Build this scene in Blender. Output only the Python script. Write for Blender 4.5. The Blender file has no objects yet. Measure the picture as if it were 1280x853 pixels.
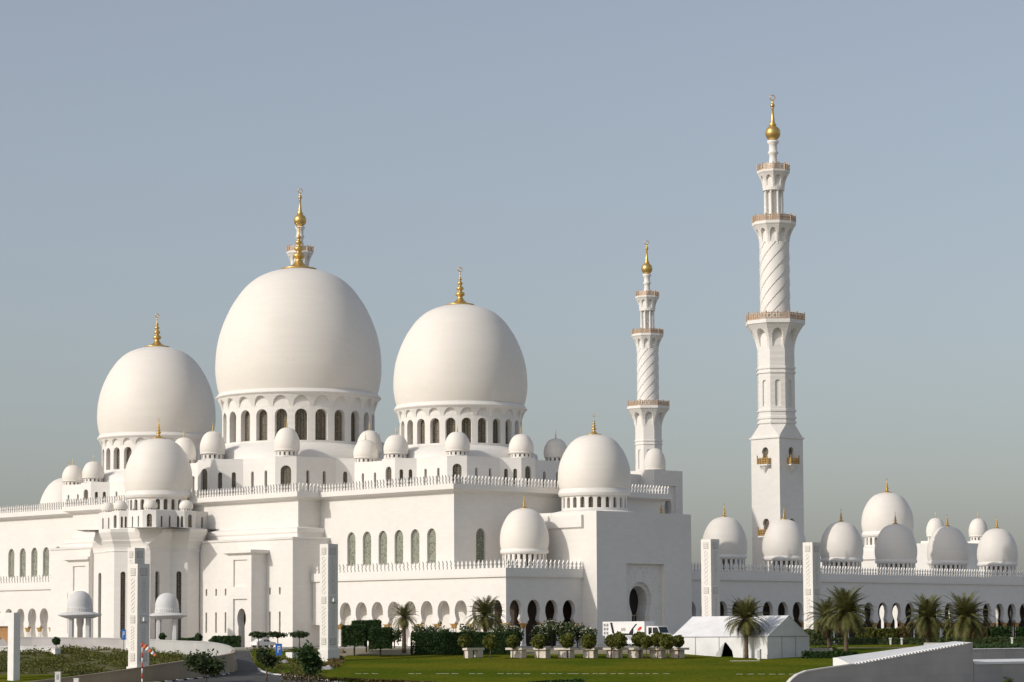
import bpy, bmesh, math, random
from math import pi, sin, cos, radians, hypot, atan2, sqrt
from mathutils import Vector, Matrix
random.seed(11)
scene = bpy.context.scene
C = scene.collection

# ------------------------------------------------------------------ camera
FPX, PITCH, ROLL, YAW, CY = 3232.557, 0.0804, -0.005, 0.7724, 533.0247
f0 = Vector((sin(YAW), cos(YAW), 0)); r0 = Vector((cos(YAW), -sin(YAW), 0)); u0 = Vector((0, 0, 1))
f1 = f0*cos(PITCH) + u0*sin(PITCH); u1 = u0*cos(PITCH) - f0*sin(PITCH)
r2 = r0*cos(ROLL) + u1*sin(ROLL); u2 = u1*cos(ROLL) - r0*sin(ROLL)
cd = bpy.data.cameras.new("camera"); cam = bpy.data.objects.new("camera", cd); C.objects.link(cam)
cam.matrix_world = Matrix(((r2.x, u2.x, -f1.x, 0), (r2.y, u2.y, -f1.y, 0), (r2.z, u2.z, -f1.z, 0), (0, 0, 0, 1)))
cd.sensor_width = 36; cd.lens = FPX/1280*36; cd.shift_y = (CY-426.5)/1280
cd.clip_start = 1; cd.clip_end = 30000
scene.camera = cam

# ------------------------------------------------------------------ light
SUN_AZ, SUN_EL = radians(-12.6), radians(29)       # direction the light travels, measured from +X; height of the sun
travel = Vector((cos(SUN_AZ)*cos(SUN_EL), sin(SUN_AZ)*cos(SUN_EL), -sin(SUN_EL)))
w = bpy.data.worlds.new("World"); scene.world = w; w.use_nodes = True
nt = w.node_tree; bg = nt.nodes['Background']
sky = nt.nodes.new('ShaderNodeTexSky'); sky.sky_type = 'NISHITA'; sky.sun_disc = False
sky.sun_elevation = SUN_EL
sky.sun_rotation = atan2(-travel.x, -travel.y)
sky.altitude = 0; sky.air_density = 1.0; sky.dust_density = 2.45; sky.ozone_density = 1.5
hs = nt.nodes.new('ShaderNodeHueSaturation'); hs.inputs['Saturation'].default_value = .76
nt.links.new(sky.outputs[0], hs.inputs['Color']); hz = nt.nodes.new('ShaderNodeMix'); hz.data_type = 'RGBA'; hz.inputs[0].default_value = .30
hz.inputs[7].default_value = (2.56, 2.49, 2.57, 1)      # dusty air evens out the clear-sky gradient
nt.links.new(hs.outputs[0], hz.inputs[6]); nt.links.new(hz.outputs[2], bg.inputs[0]); bg.inputs[1].default_value = 0.137
sl = bpy.data.lights.new("sun", 'SUN'); sl.energy = 2.45; sl.angle = radians(0.6); sl.color = (1, .935, .85)
so = bpy.data.objects.new("sun", sl); C.objects.link(so); so.rotation_euler = travel.to_track_quat('-Z', 'Y').to_euler()
so.location = (0, 0, 200)
scene.view_settings.view_transform = 'Standard'; scene.view_settings.look = 'None'
scene.view_settings.exposure = 0; scene.view_settings.gamma = 1
scene.render.engine = 'CYCLES'
scene.cycles.max_bounces = 6; scene.cycles.diffuse_bounces = 4

# ------------------------------------------------------------------ measuring helpers
def ray(u, v): return f1 + r2*((u-640)/FPX) + u2*((CY-v)/FPX)
def P(u, v, D): return ray(u, v)*D
def onE(u, v, E): d = ray(u, v); return d*(E/d.x)
def onN(u, v, N): d = ray(u, v); return d*(N/d.y)
TERR = [(0, -10), (250, -8.6), (330, -5.95), (388, -3.45), (402, -2.3), (412, -2.0), (20000, -2.0)]
def tz(x, y):
    d = x*f0.x + y*f0.y
    if d <= 0: return -10
    for (a, za), (b, zb) in zip(TERR, TERR[1:]):
        if d <= b: return za + (zb-za)*(d-a)/(b-a)
    return -2
def G(u, D, dz=0):
    """point of the ground in picture column u, D metres ahead"""
    p = ray(u, 800)*D
    return Vector((p.x, p.y, tz(p.x, p.y)+dz))
def GP(u, v, dz=0):
    """where the sight line through a picture point meets the ground"""
    lo, hi = 260, 470; r = ray(u, v)
    for _ in range(40):
        m = (lo+hi)/2
        if r.z*m > tz(r.x*m, r.y*m): lo = m
        else: hi = m
    p = r*lo; return Vector((p.x, p.y, tz(p.x, p.y)+dz))

# ------------------------------------------------------------------ materials
def newmat(name, col, rough=.6, metal=0, spec=.3):
    m = bpy.data.materials.new(name); m.use_nodes = True
    b = m.node_tree.nodes['Principled BSDF']
    b.inputs['Base Color'].default_value = (*col, 1); b.inputs['Roughness'].default_value = rough
    b.inputs['Metallic'].default_value = metal; b.inputs['Specular IOR Level'].default_value = spec
    return m, m.node_tree, b
def noisy(name, c1, c2, scale, rough=.7, metal=0, detail=4, bump=0, bscale=None, spec=.3, coord='Object'):
    m, n, b = newmat(name, c1, rough, metal, spec)
    tc = n.nodes.new('ShaderNodeTexCoord'); no = n.nodes.new('ShaderNodeTexNoise'); no.inputs['Scale'].default_value = scale
    no.inputs['Detail'].default_value = detail
    n.links.new(tc.outputs[coord], no.inputs['Vector'])
    rp = n.nodes.new('ShaderNodeValToRGB'); rp.color_ramp.elements[0].position = .3; rp.color_ramp.elements[1].position = .7
    rp.color_ramp.elements[0].color = (*c1, 1); rp.color_ramp.elements[1].color = (*c2, 1)
    n.links.new(no.outputs['Fac'], rp.inputs[0]); n.links.new(rp.outputs[0], b.inputs['Base Color'])
    if bump:
        bn = n.nodes.new('ShaderNodeTexNoise'); bn.inputs['Scale'].default_value = bscale or scale*4
        n.links.new(tc.outputs[coord], bn.inputs['Vector'])
        bp = n.nodes.new('ShaderNodeBump'); bp.inputs['Strength'].default_value = bump; bp.inputs['Distance'].default_value = .05
        n.links.new(bn.outputs['Fac'], bp.inputs['Height']); n.links.new(bp.outputs[0], b.inputs['Normal'])
    return m
def stone(name, col, var=.05, bw=1.4, bh=.7, joint=.86, rough=.55, stain=.06):
    """stone cladding: courses of slabs a little unlike each other, thin joints, broad weathering"""
    m, n, b = newmat(name, col, rough)
    N, L = n.nodes.new, n.links.new
    ge = N('ShaderNodeNewGeometry'); sp = N('ShaderNodeSeparateXYZ'); L(ge.outputs['Position'], sp.inputs[0])
    ad = N('ShaderNodeMath'); L(sp.outputs[0], ad.inputs[0]); L(sp.outputs[1], ad.inputs[1])
    cb = N('ShaderNodeCombineXYZ'); L(ad.outputs[0], cb.inputs[0]); L(sp.outputs[2], cb.inputs[1])
    br = N('ShaderNodeTexBrick'); L(cb.outputs[0], br.inputs['Vector'])
    br.inputs['Scale'].default_value = 1; br.inputs['Brick Width'].default_value = bw; br.inputs['Row Height'].default_value = bh
    br.inputs['Mortar Size'].default_value = .012; br.inputs['Mortar Smooth'].default_value = .3
    br.inputs['Color1'].default_value = (*[c*(1-var) for c in col], 1)
    br.inputs['Color2'].default_value = (*[min(1, c*(1+var)) for c in col], 1)
    br.inputs['Mortar'].default_value = (*[c*joint for c in col], 1)
    no = N('ShaderNodeTexNoise'); no.inputs['Scale'].default_value = .12; no.inputs['Detail'].default_value = 5
    L(ge.outputs['Position'], no.inputs['Vector'])
    rp = N('ShaderNodeMapRange'); rp.inputs[1].default_value = .3; rp.inputs[2].default_value = .7
    rp.inputs[3].default_value = 1-stain; rp.inputs[4].default_value = 1.0; L(no.outputs['Fac'], rp.inputs[0])
    mx = N('ShaderNodeMix'); mx.data_type = 'RGBA'; mx.blend_type = 'MULTIPLY'; mx.inputs[0].default_value = 1
    L(br.outputs['Color'], mx.inputs[6]); L(rp.outputs[0], mx.inputs[7]); L(mx.outputs[2], b.inputs['Base Color'])
    return m
M = {}
M['marble'] = stone('white_marble', (.765, .74, .70), var=.022, bw=1.2, bh=.6, joint=.92, stain=.035)
M['dome'] = stone('dome_marble', (.775, .735, .675), var=.014, bw=1.1, bh=.55, joint=.955, stain=.03)
M['trim'] = stone('marble_trim', (.78, .755, .715), var=.015, joint=.95, stain=.05)
M['carved'] = None
M['gold'], _, _ = newmat('gold', (.66, .45, .16), .38, .8)
M['bronze'], _, _ = newmat('bronze_rail', (.47, .35, .25), .5, .3)
M['white'] = noisy('white_paint', (.80, .80, .79), (.72, .72, .71), .7)
M['tent'] = noisy('tent_fabric', (.80, .80, .80), (.70, .70, .71), .55, rough=.5, bump=.9, bscale=1.1)
M['dark'], _, _ = newmat('dark_interior', (.03, .025, .02), .8)
M['glass'], _, _ = newmat('dark_glass', (.02, .025, .03), .12, 0, .5)
M['capital'] = noisy('gilded_capital', (.56, .36, .14), (.46, .29, .10), 3, rough=.4, metal=.5)
M['asphalt'] = noisy('asphalt', (.055, .055, .058), (.085, .084, .083), .6, rough=.9, bump=.3)
M['plaza'] = stone('plaza_paving', (.30, .285, .26), var=.08, bw=1.2, bh=1.2)
M['concrete'] = stone('ramp_wall_cladding', (.47, .45, .44), var=.06, bw=2.4, bh=1.2, joint=.72, stain=.28)
M['kioskstone'] = noisy('kiosk_stone', (.64, .64, .635), (.56, .56, .56), .9)
M['benchstone'] = noisy('bench_stone', (.70, .63, .56), (.60, .53, .47), 1.5)
M['palewall'] = stone('pale_wall_panels', (.50, .50, .49), var=.04, bw=2.4, bh=4, joint=.6, stain=.12)
M['soil'] = noisy('planted_soil', (.07, .078, .02), (.12, .11, .035), .5, rough=1)
M['tanwall'] = stone('tan_wall', (.37, .30, .215), var=.05, bw=1.2, bh=3, joint=.7, stain=.2)
M['ground'] = noisy('sandy_ground', (.30, .26, .19), (.22, .20, .12), .08, rough=1)
M['bark'] = noisy('palm_bark', (.17, .13, .09), (.09, .065, .045), 6, rough=.95, bump=.6)
M['trunk'] = noisy('tree_bark', (.16, .12, .09), (.10, .08, .06), 4, rough=.9)
M['red'], _, _ = newmat('red_paint', (.55, .06, .04), .5)
M['orange'], _, _ = newmat('windsock_orange', (.65, .16, .06), .7)
M['blue'], _, _ = newmat('sign_blue', (.03, .14, .50), .4)
M['black'], _, _ = newmat('black_rubber', (.02, .02, .02), .7)
M['metal'], _, _ = newmat('grey_metal', (.35, .36, .37), .4, .6)
M['shade_brown'] = noisy('arcade_shade_brown', (.045, .032, .024), (.07, .05, .036), 1.2)  # shade inside the arches, put into the colour as a near-black brown
M['relief'], _, _ = newmat('relief_stone', (.64, .62, .58), .6)
M['grey'], _, _ = newmat('grey_plate', (.42, .40, .37), .6)
M['mosaic'] = noisy('gate_mosaic', (.42, .24, .10), (.30, .16, .07), 2.5, rough=.6)
def lawnmat():
    m, n, b = newmat('lawn_grass', (.06, .10, .02), .95, 0, 0)
    N, L = n.nodes.new, n.links.new
    ge = N('ShaderNodeNewGeometry')
    a = N('ShaderNodeTexNoise'); a.inputs['Scale'].default_value = .07; a.inputs['Detail'].default_value = 6
    c = N('ShaderNodeTexNoise'); c.inputs['Scale'].default_value = 2.2; c.inputs['Detail'].default_value = 4
    for t in (a, c): L(ge.outputs['Position'], t.inputs['Vector'])
    r1 = N('ShaderNodeValToRGB'); r1.color_ramp.elements[0].position = .38; r1.color_ramp.elements[1].position = .62
    r1.color_ramp.elements[0].color = (.072, .104, .010, 1); r1.color_ramp.elements[1].color = (.128, .134, .014, 1)
    L(a.outputs['Fac'], r1.inputs[0])
    r2_ = N('ShaderNodeMapRange'); r2_.inputs[1].default_value = .3; r2_.inputs[2].default_value = .7; r2_.inputs[3].default_value = .62; r2_.inputs[4].default_value = 1.3
    L(c.outputs['Fac'], r2_.inputs[0])
    mx = N('ShaderNodeMix'); mx.data_type = 'RGBA'; mx.blend_type = 'MULTIPLY'; mx.inputs[0].default_value = 1
    L(r1.outputs[0], mx.inputs[6]); L(r2_.outputs[0], mx.inputs[7]); L(mx.outputs[2], b.inputs['Base Color'])
    bp = N('ShaderNodeBump'); bp.inputs['Strength'].default_value = .5; bp.inputs['Distance'].default_value = .1
    L(c.outputs['Fac'], bp.inputs['Height']); L(bp.outputs[0], b.inputs['Normal'])
    return m
M['lawn'] = lawnmat()
def leafmat(name, c1, c2):
    m, n, b = newmat(name, c1, .6)
    N, L = n.nodes.new, n.links.new
    ge = N('ShaderNodeNewGeometry'); no = N('ShaderNodeTexNoise'); no.inputs['Scale'].default_value = 1.3; no.inputs['Detail'].default_value = 3
    L(ge.outputs['Position'], no.inputs['Vector'])
    ad = N('ShaderNodeMath'); L(no.outputs['Fac'], ad.inputs[0])
    ri = N('ShaderNodeMath'); ri.operation = 'MULTIPLY'; ri.inputs[1].default_value = .35; L(ge.outputs['Random Per Island'], ri.inputs[0]); L(ri.outputs[0], ad.inputs[1])
    rp = N('ShaderNodeValToRGB'); rp.color_ramp.elements[0].position = .4; rp.color_ramp.elements[1].position = .95
    rp.color_ramp.elements[0].color = (*c1, 1); rp.color_ramp.elements[1].color = (*c2, 1)
    L(ad.outputs[0], rp.inputs[0]); L(rp.outputs[0], b.inputs['Base Color'])
    tr = N('ShaderNodeBsdfTranslucent'); L(rp.outputs[0], tr.inputs[0])
    ms = N('ShaderNodeMixShader'); ms.inputs[0].default_value = .25
    L(b.outputs[0], ms.inputs[1]); L(tr.outputs[0], ms.inputs[2]); L(ms.outputs[0], n.nodes['Material Output'].inputs[0])
    return m
M['hedge'] = leafmat('hedge_leaf', (.018, .045, .010), (.045, .085, .020))
M['topiary'] = leafmat('topiary_leaf', (.065, .08, .012), (.16, .165, .03))
M['shrub'] = leafmat('shrub_leaf', (.03, .05, .016), (.085, .115, .035))
M['tree'] = leafmat('tree_leaf', (.025, .045, .014), (.065, .09, .03))
M['palm'] = leafmat('palm_leaf', (.085, .095, .028), (.19, .18, .06))
M['drypalm'] = leafmat('dry_palm_leaf', (.16, .11, .055), (.24, .17, .09))
M['cover'] = leafmat('ground_cover_leaf', (.06, .078, .012), (.17, .165, .035))
M['redleaf'] = leafmat('rust_leaf', (.12, .08, .025), (.16, .13, .04))
M['petal'], _, _ = newmat('white_petal', (.75, .74, .62), .7)
def lattice(name, c1, c2, scale):
    m, n, b = newmat(name, c1, .5)
    N, L = n.nodes.new, n.links.new
    ge = N('ShaderNodeNewGeometry'); cb = N('ShaderNodeVectorMath'); cb.operation = 'ADD'; L(ge.outputs['Position'], cb.inputs[0]); cb.inputs[1].default_value = (.13, .27, .41)
    vo = N('ShaderNodeTexVoronoi'); vo.inputs['Scale'].default_value = scale; vo.inputs['Randomness'].default_value = .35
    vo.feature = 'DISTANCE_TO_EDGE'; L(cb.outputs[0], vo.inputs['Vector'])
    rp = N('ShaderNodeValToRGB'); rp.color_ramp.elements[0].position = .08; rp.color_ramp.elements[1].position = .2
    rp.color_ramp.elements[0].color = (*c2, 1); rp.color_ramp.elements[1].color = (*c1, 1)
    L(vo.outputs['Distance'], rp.inputs[0]); L(rp.outputs[0], b.inputs['Base Color'])
    return m
M['screen'] = lattice('window_screen', (.09, .10, .075), (.27, .28, .225), 2.6)
M['darkscreen'] = lattice('dark_window_screen', (.05, .042, .03), (.19, .165, .125), 2.6)
M['carved'] = lattice('carved_marble', (.69, .665, .62), (.76, .735, .695), 1.3)

# ------------------------------------------------------------------ mesh builder and object helpers
class MB:
    def __init__(s): s.v = []; s.f = []; s.sm = []
    def vs(s, pts): n = len(s.v); s.v += [tuple(p) for p in pts]; return list(range(n, n+len(pts)))
    def face(s, pts, smooth=False): s.f.append(s.vs(pts)); s.sm.append(smooth)
    def fi(s, idx, smooth=False): s.f.append(idx); s.sm.append(smooth)
    def box(s, x0, x1, y0, y1, z0, z1, bottom=True):
        i = s.vs([(x0, y0, z0), (x1, y0, z0), (x1, y1, z0), (x0, y1, z0), (x0, y0, z1), (x1, y0, z1), (x1, y1, z1), (x0, y1, z1)])
        for q in ((4, 5, 6, 7), (0, 1, 5, 4), (1, 2, 6, 5), (2, 3, 7, 6), (3, 0, 4, 7)): s.fi([i[k] for k in q])
        if bottom: s.fi([i[k] for k in (3, 2, 1, 0)])
    def obox(s, c, ax, ay, hx, hy, z0, z1):
        """box with plan axes ax, ay (unit 2D), half sizes hx, hy"""
        pts = [(c[0]+ax[0]*a*hx+ay[0]*b*hy, c[1]+ax[1]*a*hx+ay[1]*b*hy) for a, b in ((-1, -1), (1, -1), (1, 1), (-1, 1))]
        s.prism(pts, z0, z1)
    def prism(s, poly, z0, z1, top=True, bottom=True):
        n = len(poly); a = s.vs([(x, y, z0) for x, y in poly]); b = s.vs([(x, y, z1) for x, y in poly])
        for k in range(n): s.fi([a[k], a[(k+1) % n], b[(k+1) % n], b[k]])
        if top: s.fi(list(b))
        if bottom: s.fi(list(reversed(a)))
    def lathe(s, prof, n=48, c=(0, 0), smooth=True, phase=0):
        rings = []
        for r, z in prof:
            if r < 1e-4: rings.append(s.vs([(c[0], c[1], z)])*n)
            else: rings.append(s.vs([(c[0]+r*cos(2*pi*k/n+phase), c[1]+r*sin(2*pi*k/n+phase), z) for k in range(n)]))
        for (ra, rb) in zip(rings, rings[1:]):
            for k in range(n):
                j = (k+1) % n; q = []
                for x in (ra[k], ra[j], rb[j], rb[k]):
                    if x not in q: q.append(x)
                if len(q) > 2: s.fi(q, smooth)
    def tube(s, pts, rad, n=8, smooth=True):
        prev = None; rad = rad if isinstance(rad, (list, tuple)) else [rad]*len(pts)
        pts = [Vector(p) for p in pts]
        for i, p in enumerate(pts):
            d = (pts[min(i+1, len(pts)-1)]-pts[max(i-1, 0)]).normalized()
            a = d.cross(Vector((0, 0, 1)) if abs(d.z) < .9 else Vector((1, 0, 0))).normalized(); b = d.cross(a)
            ring = s.vs([p+a*(rad[i]*cos(2*pi*k/n))+b*(rad[i]*sin(2*pi*k/n)) for k in range(n)])
            if prev:
                for k in range(n): s.fi([prev[k], prev[(k+1) % n], ring[(k+1) % n], ring[k]], smooth)
            else: s.fi(list(reversed(ring)))
            prev = ring
        s.fi(prev)
    def sphere(s, c, r, n=16, sz=1):
        s.lathe([(max(0, r*cos(a)), c[2]+r*sz*sin(a)) for a in [(-pi/2)+pi*k/(n//2) for k in range(n//2+1)]], n, (c[0], c[1]))
    def ring(s, c, R, r, ax, n=20, m=6):
        """torus standing up in the plane of ax (2D) and z"""
        pts = [(c[0]+ax[0]*R*cos(2*pi*k/n), c[1]+ax[1]*R*cos(2*pi*k/n), c[2]+R*sin(2*pi*k/n)) for k in range(n+1)]
        s.tube(pts, r, m)
WL = {}
def link(o, parent, loc):
    loc = Vector(loc); C.objects.link(o); WL[o.name] = loc
    if parent is not None: o.parent = parent; o.location = loc-WL[parent.name]
    else: o.location = loc
def obj(name, mb, mat, parent=None, loc=None):
    """one mesh object; mb holds world coordinates, loc is the object's origin"""
    if loc is None: loc = WL[parent.name] if parent is not None else Vector((0, 0, 0))
    loc = Vector(loc)
    me = bpy.data.meshes.new(name)
    me.from_pydata([(x-loc.x, y-loc.y, z-loc.z) for x, y, z in mb.v], [], mb.f)
    me.polygons.foreach_set('use_smooth', mb.sm); me.update()
    me.materials.append(M[mat] if isinstance(mat, str) else mat)
    o = bpy.data.objects.new(name, me); link(o, parent, loc); return o
def inst(name, mesh, parent, loc, rz=0):
    o = bpy.data.objects.new(name, mesh); link(o, parent, loc); o.rotation_euler.z = rz; return o
def tag(o, label, cat, group=None):
    o['label'] = label; o['category'] = cat
    if group: o['group'] = group
    return o
def empty(name, loc, label, cat, group=None):
    o = bpy.data.objects.new(name, None); o.empty_display_size = .5; link(o, None, loc); return tag(o, label, cat, group)
def struct(name, mb, mat, kind='structure'):
    o = obj(name, mb, mat); o['kind'] = kind; return o
def dup(o, parent=None, loc=None, label=None):
    c = o.copy(); C.objects.link(c)
    if parent is not None: c.parent = parent
    else:
        c.location = loc
        if label: c['label'] = label
    for ch in list(o.children): dup(ch, c)
    return c

# ------------------------------------------------------------------ wall panels with real openings
def round_arch(xc, w, zb, zt, n=10, point=0):
    r = w/2; zs = zt-r*(1+point)
    return [(xc-r, zb)] + [(xc-r*cos(pi*k/n), zs+(zt-zs)*sin(pi*k/n)) for k in range(n+1)] + [(xc+r, zb)]
def rect(xc, w, zb, zt): return [(xc-w/2, zb), (xc-w/2, zt), (xc, zt), (xc+w/2, zt), (xc+w/2, zb)]
def keyhole(xc, wbase, wn, wb, zb, zneck, zwide, zt):
    L = [(-wbase/2, zb), (-(wbase*.35+wn*.65)/2, zb+(zneck-zb)*.55), (-wn/2, zneck)]
    for k in range(1, 6): t = k/5; L.append((-(wn/2+(wb-wn)/2*sin(pi/2*t)), zneck+(zwide-zneck)*t))
    for k in range(1, 9): a = pi/2*k/8; L.append((-wb/2*cos(a)**.92, zwide+(zt-zwide)*sin(a)))
    L[-1] = (0, zt)
    return [(xc+x, z) for x, z in L] + [(xc-x, z) for x, z in reversed(L[:-1])]
def planemap(A, B):
    dx, dy = B[0]-A[0], B[1]-A[1]; l = hypot(dx, dy); dx /= l; dy /= l
    return (lambda s, z, d: (A[0]+dx*s-dy*d, A[1]+dy*s+dx*d, z)), l
def cylmap(c, rf, a0=0):
    """s is the angle; outward face at radius rf(z); seen from outside s grows to the right"""
    return lambda s, z, d: (c[0]+(rf(z)-d)*cos(a0+s), c[1]+(rf(z)-d)*sin(a0+s), z)
def panel(mb, fn, s0, s1, z0, z1, ops, depth, nz=1, ns=1):
    def col(s, za, zb): return [(s, za+(zb-za)*k/nz) for k in range(nz+1)]
    def row(sa, sb, z): return [(sa+(sb-sa)*k/ns, z) for k in range(ns+1)]
    if not ops:
        mb.face([fn(s, z, 0) for s, z in row(s0, s1, z0)[:-1]+col(s1, z0, z1)[:-1]+list(reversed(row(s0, s1, z1)))[:-1]+list(reversed(col(s0, z0, z1)))[:-1]]); return
    cs = [(min(p[0] for p in o)+max(p[0] for p in o))/2 for o in ops]
    bs = [s0]+[(a+b)/2 for a, b in zip(cs, cs[1:])]+[s1]
    for i, o in enumerate(ops):
        b0, b1, xc = bs[i], bs[i+1], cs[i]
        ap = max(range(len(o)), key=lambda k: (o[k][1], -abs(o[k][0]-xc)))
        ax = o[ap][0]; closed = o[0][1] > z0+1e-4
        if closed:
            zb = o[0][1]
            Lp = [(b0, z0), (ax, z0), (ax, zb)]+o[:ap+1]; Rp = [(ax, z0), (b1, z0)]
            tail = [(ax, zb)]
        else: Lp = [(b0, z0)]+o[:ap+1]; Rp = [o[-1], (b1, z0)] ; tail = []
        Lp += [(ax, z1)]+list(reversed(col(b0, z0, z1)))[:-1]
        Rp += col(b1, z0, z1)[1:]+[(ax, z1)]+(o[ap:] if closed else o[ap:-1])+tail
        for poly in (Lp, Rp):
            q = []
            for p in poly:
                if not q or hypot(p[0]-q[-1][0], p[1]-q[-1][1]) > 1e-5: q.append(p)
            mb.face([fn(s, z, 0) for s, z in q])
        pts = o+([o[0]] if closed else [])
        for a, b in zip(pts, pts[1:]):
            mb.face([fn(*a, 0), fn(*b, 0), fn(*b, depth), fn(*a, depth)])
def pane(name, fn, o, depth, mat, parent):
    mb = MB(); mb.face([fn(s, z, depth) for s, z in reversed(o)])
    c = sum((Vector(p) for p in mb.v), Vector())/len(mb.v)
    return obj(name, mb, mat, parent, c)
def wall(mb, A, B, z0, z1, ops=(), depth=.6, parent=None, wname='window', mat=None, pd=None):
    fn, l = planemap(A, B); panel(mb, fn, 0, l, z0, z1, list(ops), depth)
    if mat:
        for o in ops: pane(wname, fn, o, pd or depth*.9, mat, parent)
    return fn
def offset_poly(pts, d, closed):
    """move a polyline outwards (to the right-hand side of travel) by d, mitred"""
    n = len(pts); out = []
    for i in range(n):
        ns = []
        for a, b in (((i-1) % n, i), (i, (i+1) % n)):
            if not closed and (b-a != 1): continue
            dx, dy = pts[b][0]-pts[a][0], pts[b][1]-pts[a][1]; l = hypot(dx, dy); ns.append((dy/l, -dx/l))
        if len(ns) == 1: out.append((pts[i][0]+ns[0][0]*d, pts[i][1]+ns[0][1]*d))
        else:
            k = 1+ns[0][0]*ns[1][0]+ns[0][1]*ns[1][1]; k = max(k, .2)
            out.append((pts[i][0]+(ns[0][0]+ns[1][0])*d/k, pts[i][1]+(ns[0][1]+ns[1][1])*d/k))
    return out
def cornice(mb, pts, prof, closed=False):
    """profile [(out, z)] swept along a plan polyline, outside on the right of travel"""
    rows = [[(x, y, z) for x, y in offset_poly(pts, o, closed)] for o, z in prof]
    n = len(pts)
    for a, b in zip(rows, rows[1:]):
        for i in range(n if closed else n-1):
            j = (i+1) % n; mb.face([a[i], a[j], b[j], b[i]])
    if not closed:
        for i in (0, n-1):
            mb.face([r[i] for r in rows])
TOOTH = [(.17, 0), (.27, .20), (.23, .36), (.08, .52), (.09, .62), (.22, .80), (.22, .92), (.10, 1.14), (0, 1.42)]
def merlons(mb, A, B, z, pitch=1.0, h=1.42, th=.26):
    dx, dy = B[0]-A[0], B[1]-A[1]; l = hypot(dx, dy); dx /= l; dy /= l; n = max(1, int(round(l/pitch)))
    k = h/1.42
    prof = [(x*pitch*1.02, q*k) for x, q in TOOTH]; out = prof+[(-x, q) for x, q in reversed(prof[:-1])]
    for i in range(n):
        s = (i+.5)*l/n; cx, cy = A[0]+dx*s, A[1]+dy*s
        for t0, t1 in ((-th/2, th/2),):
            a = [(cx+dx*x-dy*t0, cy+dy*x+dx*t0, z+q) for x, q in out]; b = [(cx+dx*x-dy*t1, cy+dy*x+dx*t1, z+q) for x, q in out]
            mb.face(list(a)); mb.face(list(reversed(b)))
            for p in range(len(out)):
                q = (p+1) % len(out); mb.face([a[p], b[p], b[q], a[q]])
def parapet(parent, pts, z, prof, closed=False, pitch=1.0, h=1.42):
    """moulded cornice with a row of pointed merlons standing on it"""
    mb = MB(); cornice(mb, pts, [(o, z+q) for o, q in prof], closed); obj('cornice', mb, 'trim', parent)
    mb = MB(); top = offset_poly(pts, prof[-2][0]-.35, closed)
    n = len(pts)
    for i in range(n if closed else n-1): merlons(mb, top[i], top[(i+1) % n], z+prof[-1][1], pitch, h)
    obj('merlon_row', mb, 'trim', parent)
HALLC = [(0, -1.45), (.35, -1.3), (1.25, -1.0), (1.4, -.93), (1.4, -.02), (-.6, 0)]
LOWC = [(0, -.42), (.35, -.38), (.38, 0), (.38, 1.1), (-.5, 1.12)]

# ------------------------------------------------------------------ domes
DP = [(.95, 0), (.972, .05), (.993, .13), (1, .2), (.994, .3), (.974, .4), (.935, .5), (.877, .6), (.81, .69), (.747, .755), (.675, .82), (.592, .875), (.495, .922), (.382, .957), (.258, .981), (.13, .996), (0, 1.0)]
def smoothprof(p, k=3):
    out = []
    for i in range(len(p)-1):
        p0, p1, p2, p3 = p[max(i-1, 0)], p[i], p[i+1], p[min(i+2, len(p)-1)]
        for j in range(k):
            t = j/k
            out.append(tuple(.5*((2*b)+(-a+c)*t+(2*a-5*b+4*c-d)*t*t+(-a+3*b-3*c+d)*t**3) for a, b, c, d in zip(p0, p1, p2, p3)))
    return out+[p[-1]]
DPS = smoothprof(DP)
FIN = [(2.6, -.02), (2.65, .16), (1.75, .26), (1.15, .6), (.74, 1.0), (.45, 1.5), (.45, 1.62), (.82, 1.85), (.9, 2.1), (.72, 2.4), (.34, 2.6), (.36, 2.75), (.66, 3.0), (.70, 3.2), (.5, 3.45), (.24, 3.62), (.28, 3.75), (.5, 4.0), (.50, 4.2), (.22, 4.45), (.18, 4.6), (.34, 4.8), (.33, 4.95), (.12, 5.15), (.09, 5.9), (.13, 6.1), (0, 6.3)]
def finial(parent, c, z, h, disc=1.0):
    k = h/7.5; mb = MB()
    mb.lathe([(0, z-.2*k)]+[((r*disc if i < 2 else r)*k, z+q*k) for i, (r, q) in enumerate(FIN)], 20, c)
    mb.ring((c[0], c[1], z+6.7*k), .38*k, .08*k, (.72, -.69))
    return obj('finial', mb, 'gold', parent, (c[0], c[1], z))
def ringprof(R, zr, h):
    return [(R*.90, zr-h), (R*.958, zr-h), (R*.975, zr-h*.86), (R*.993, zr-h*.68), (R*.996, zr-h*.55), (R*.985, zr-h*.42), (R*.962, zr-h*.04), (R*.94, zr+.02)]
def onion(parent, c, R, zr, zc, ringh, fin=None, n=96, disc=1.0, name='dome'):
    mb = MB()
    mb.lathe([(R*r, zr+(zc-zr)*q) for r, q in DPS], n, c)
    d = obj(name, mb, 'dome', parent, (c[0], c[1], zr))
    mb = MB(); mb.lathe(ringprof(R, zr, ringh), n, c, smooth=False); obj('ring', mb, 'trim', d)
    if fin: finial(d, c, zc-.16*fin/7.5, fin, disc)
    return d
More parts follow.
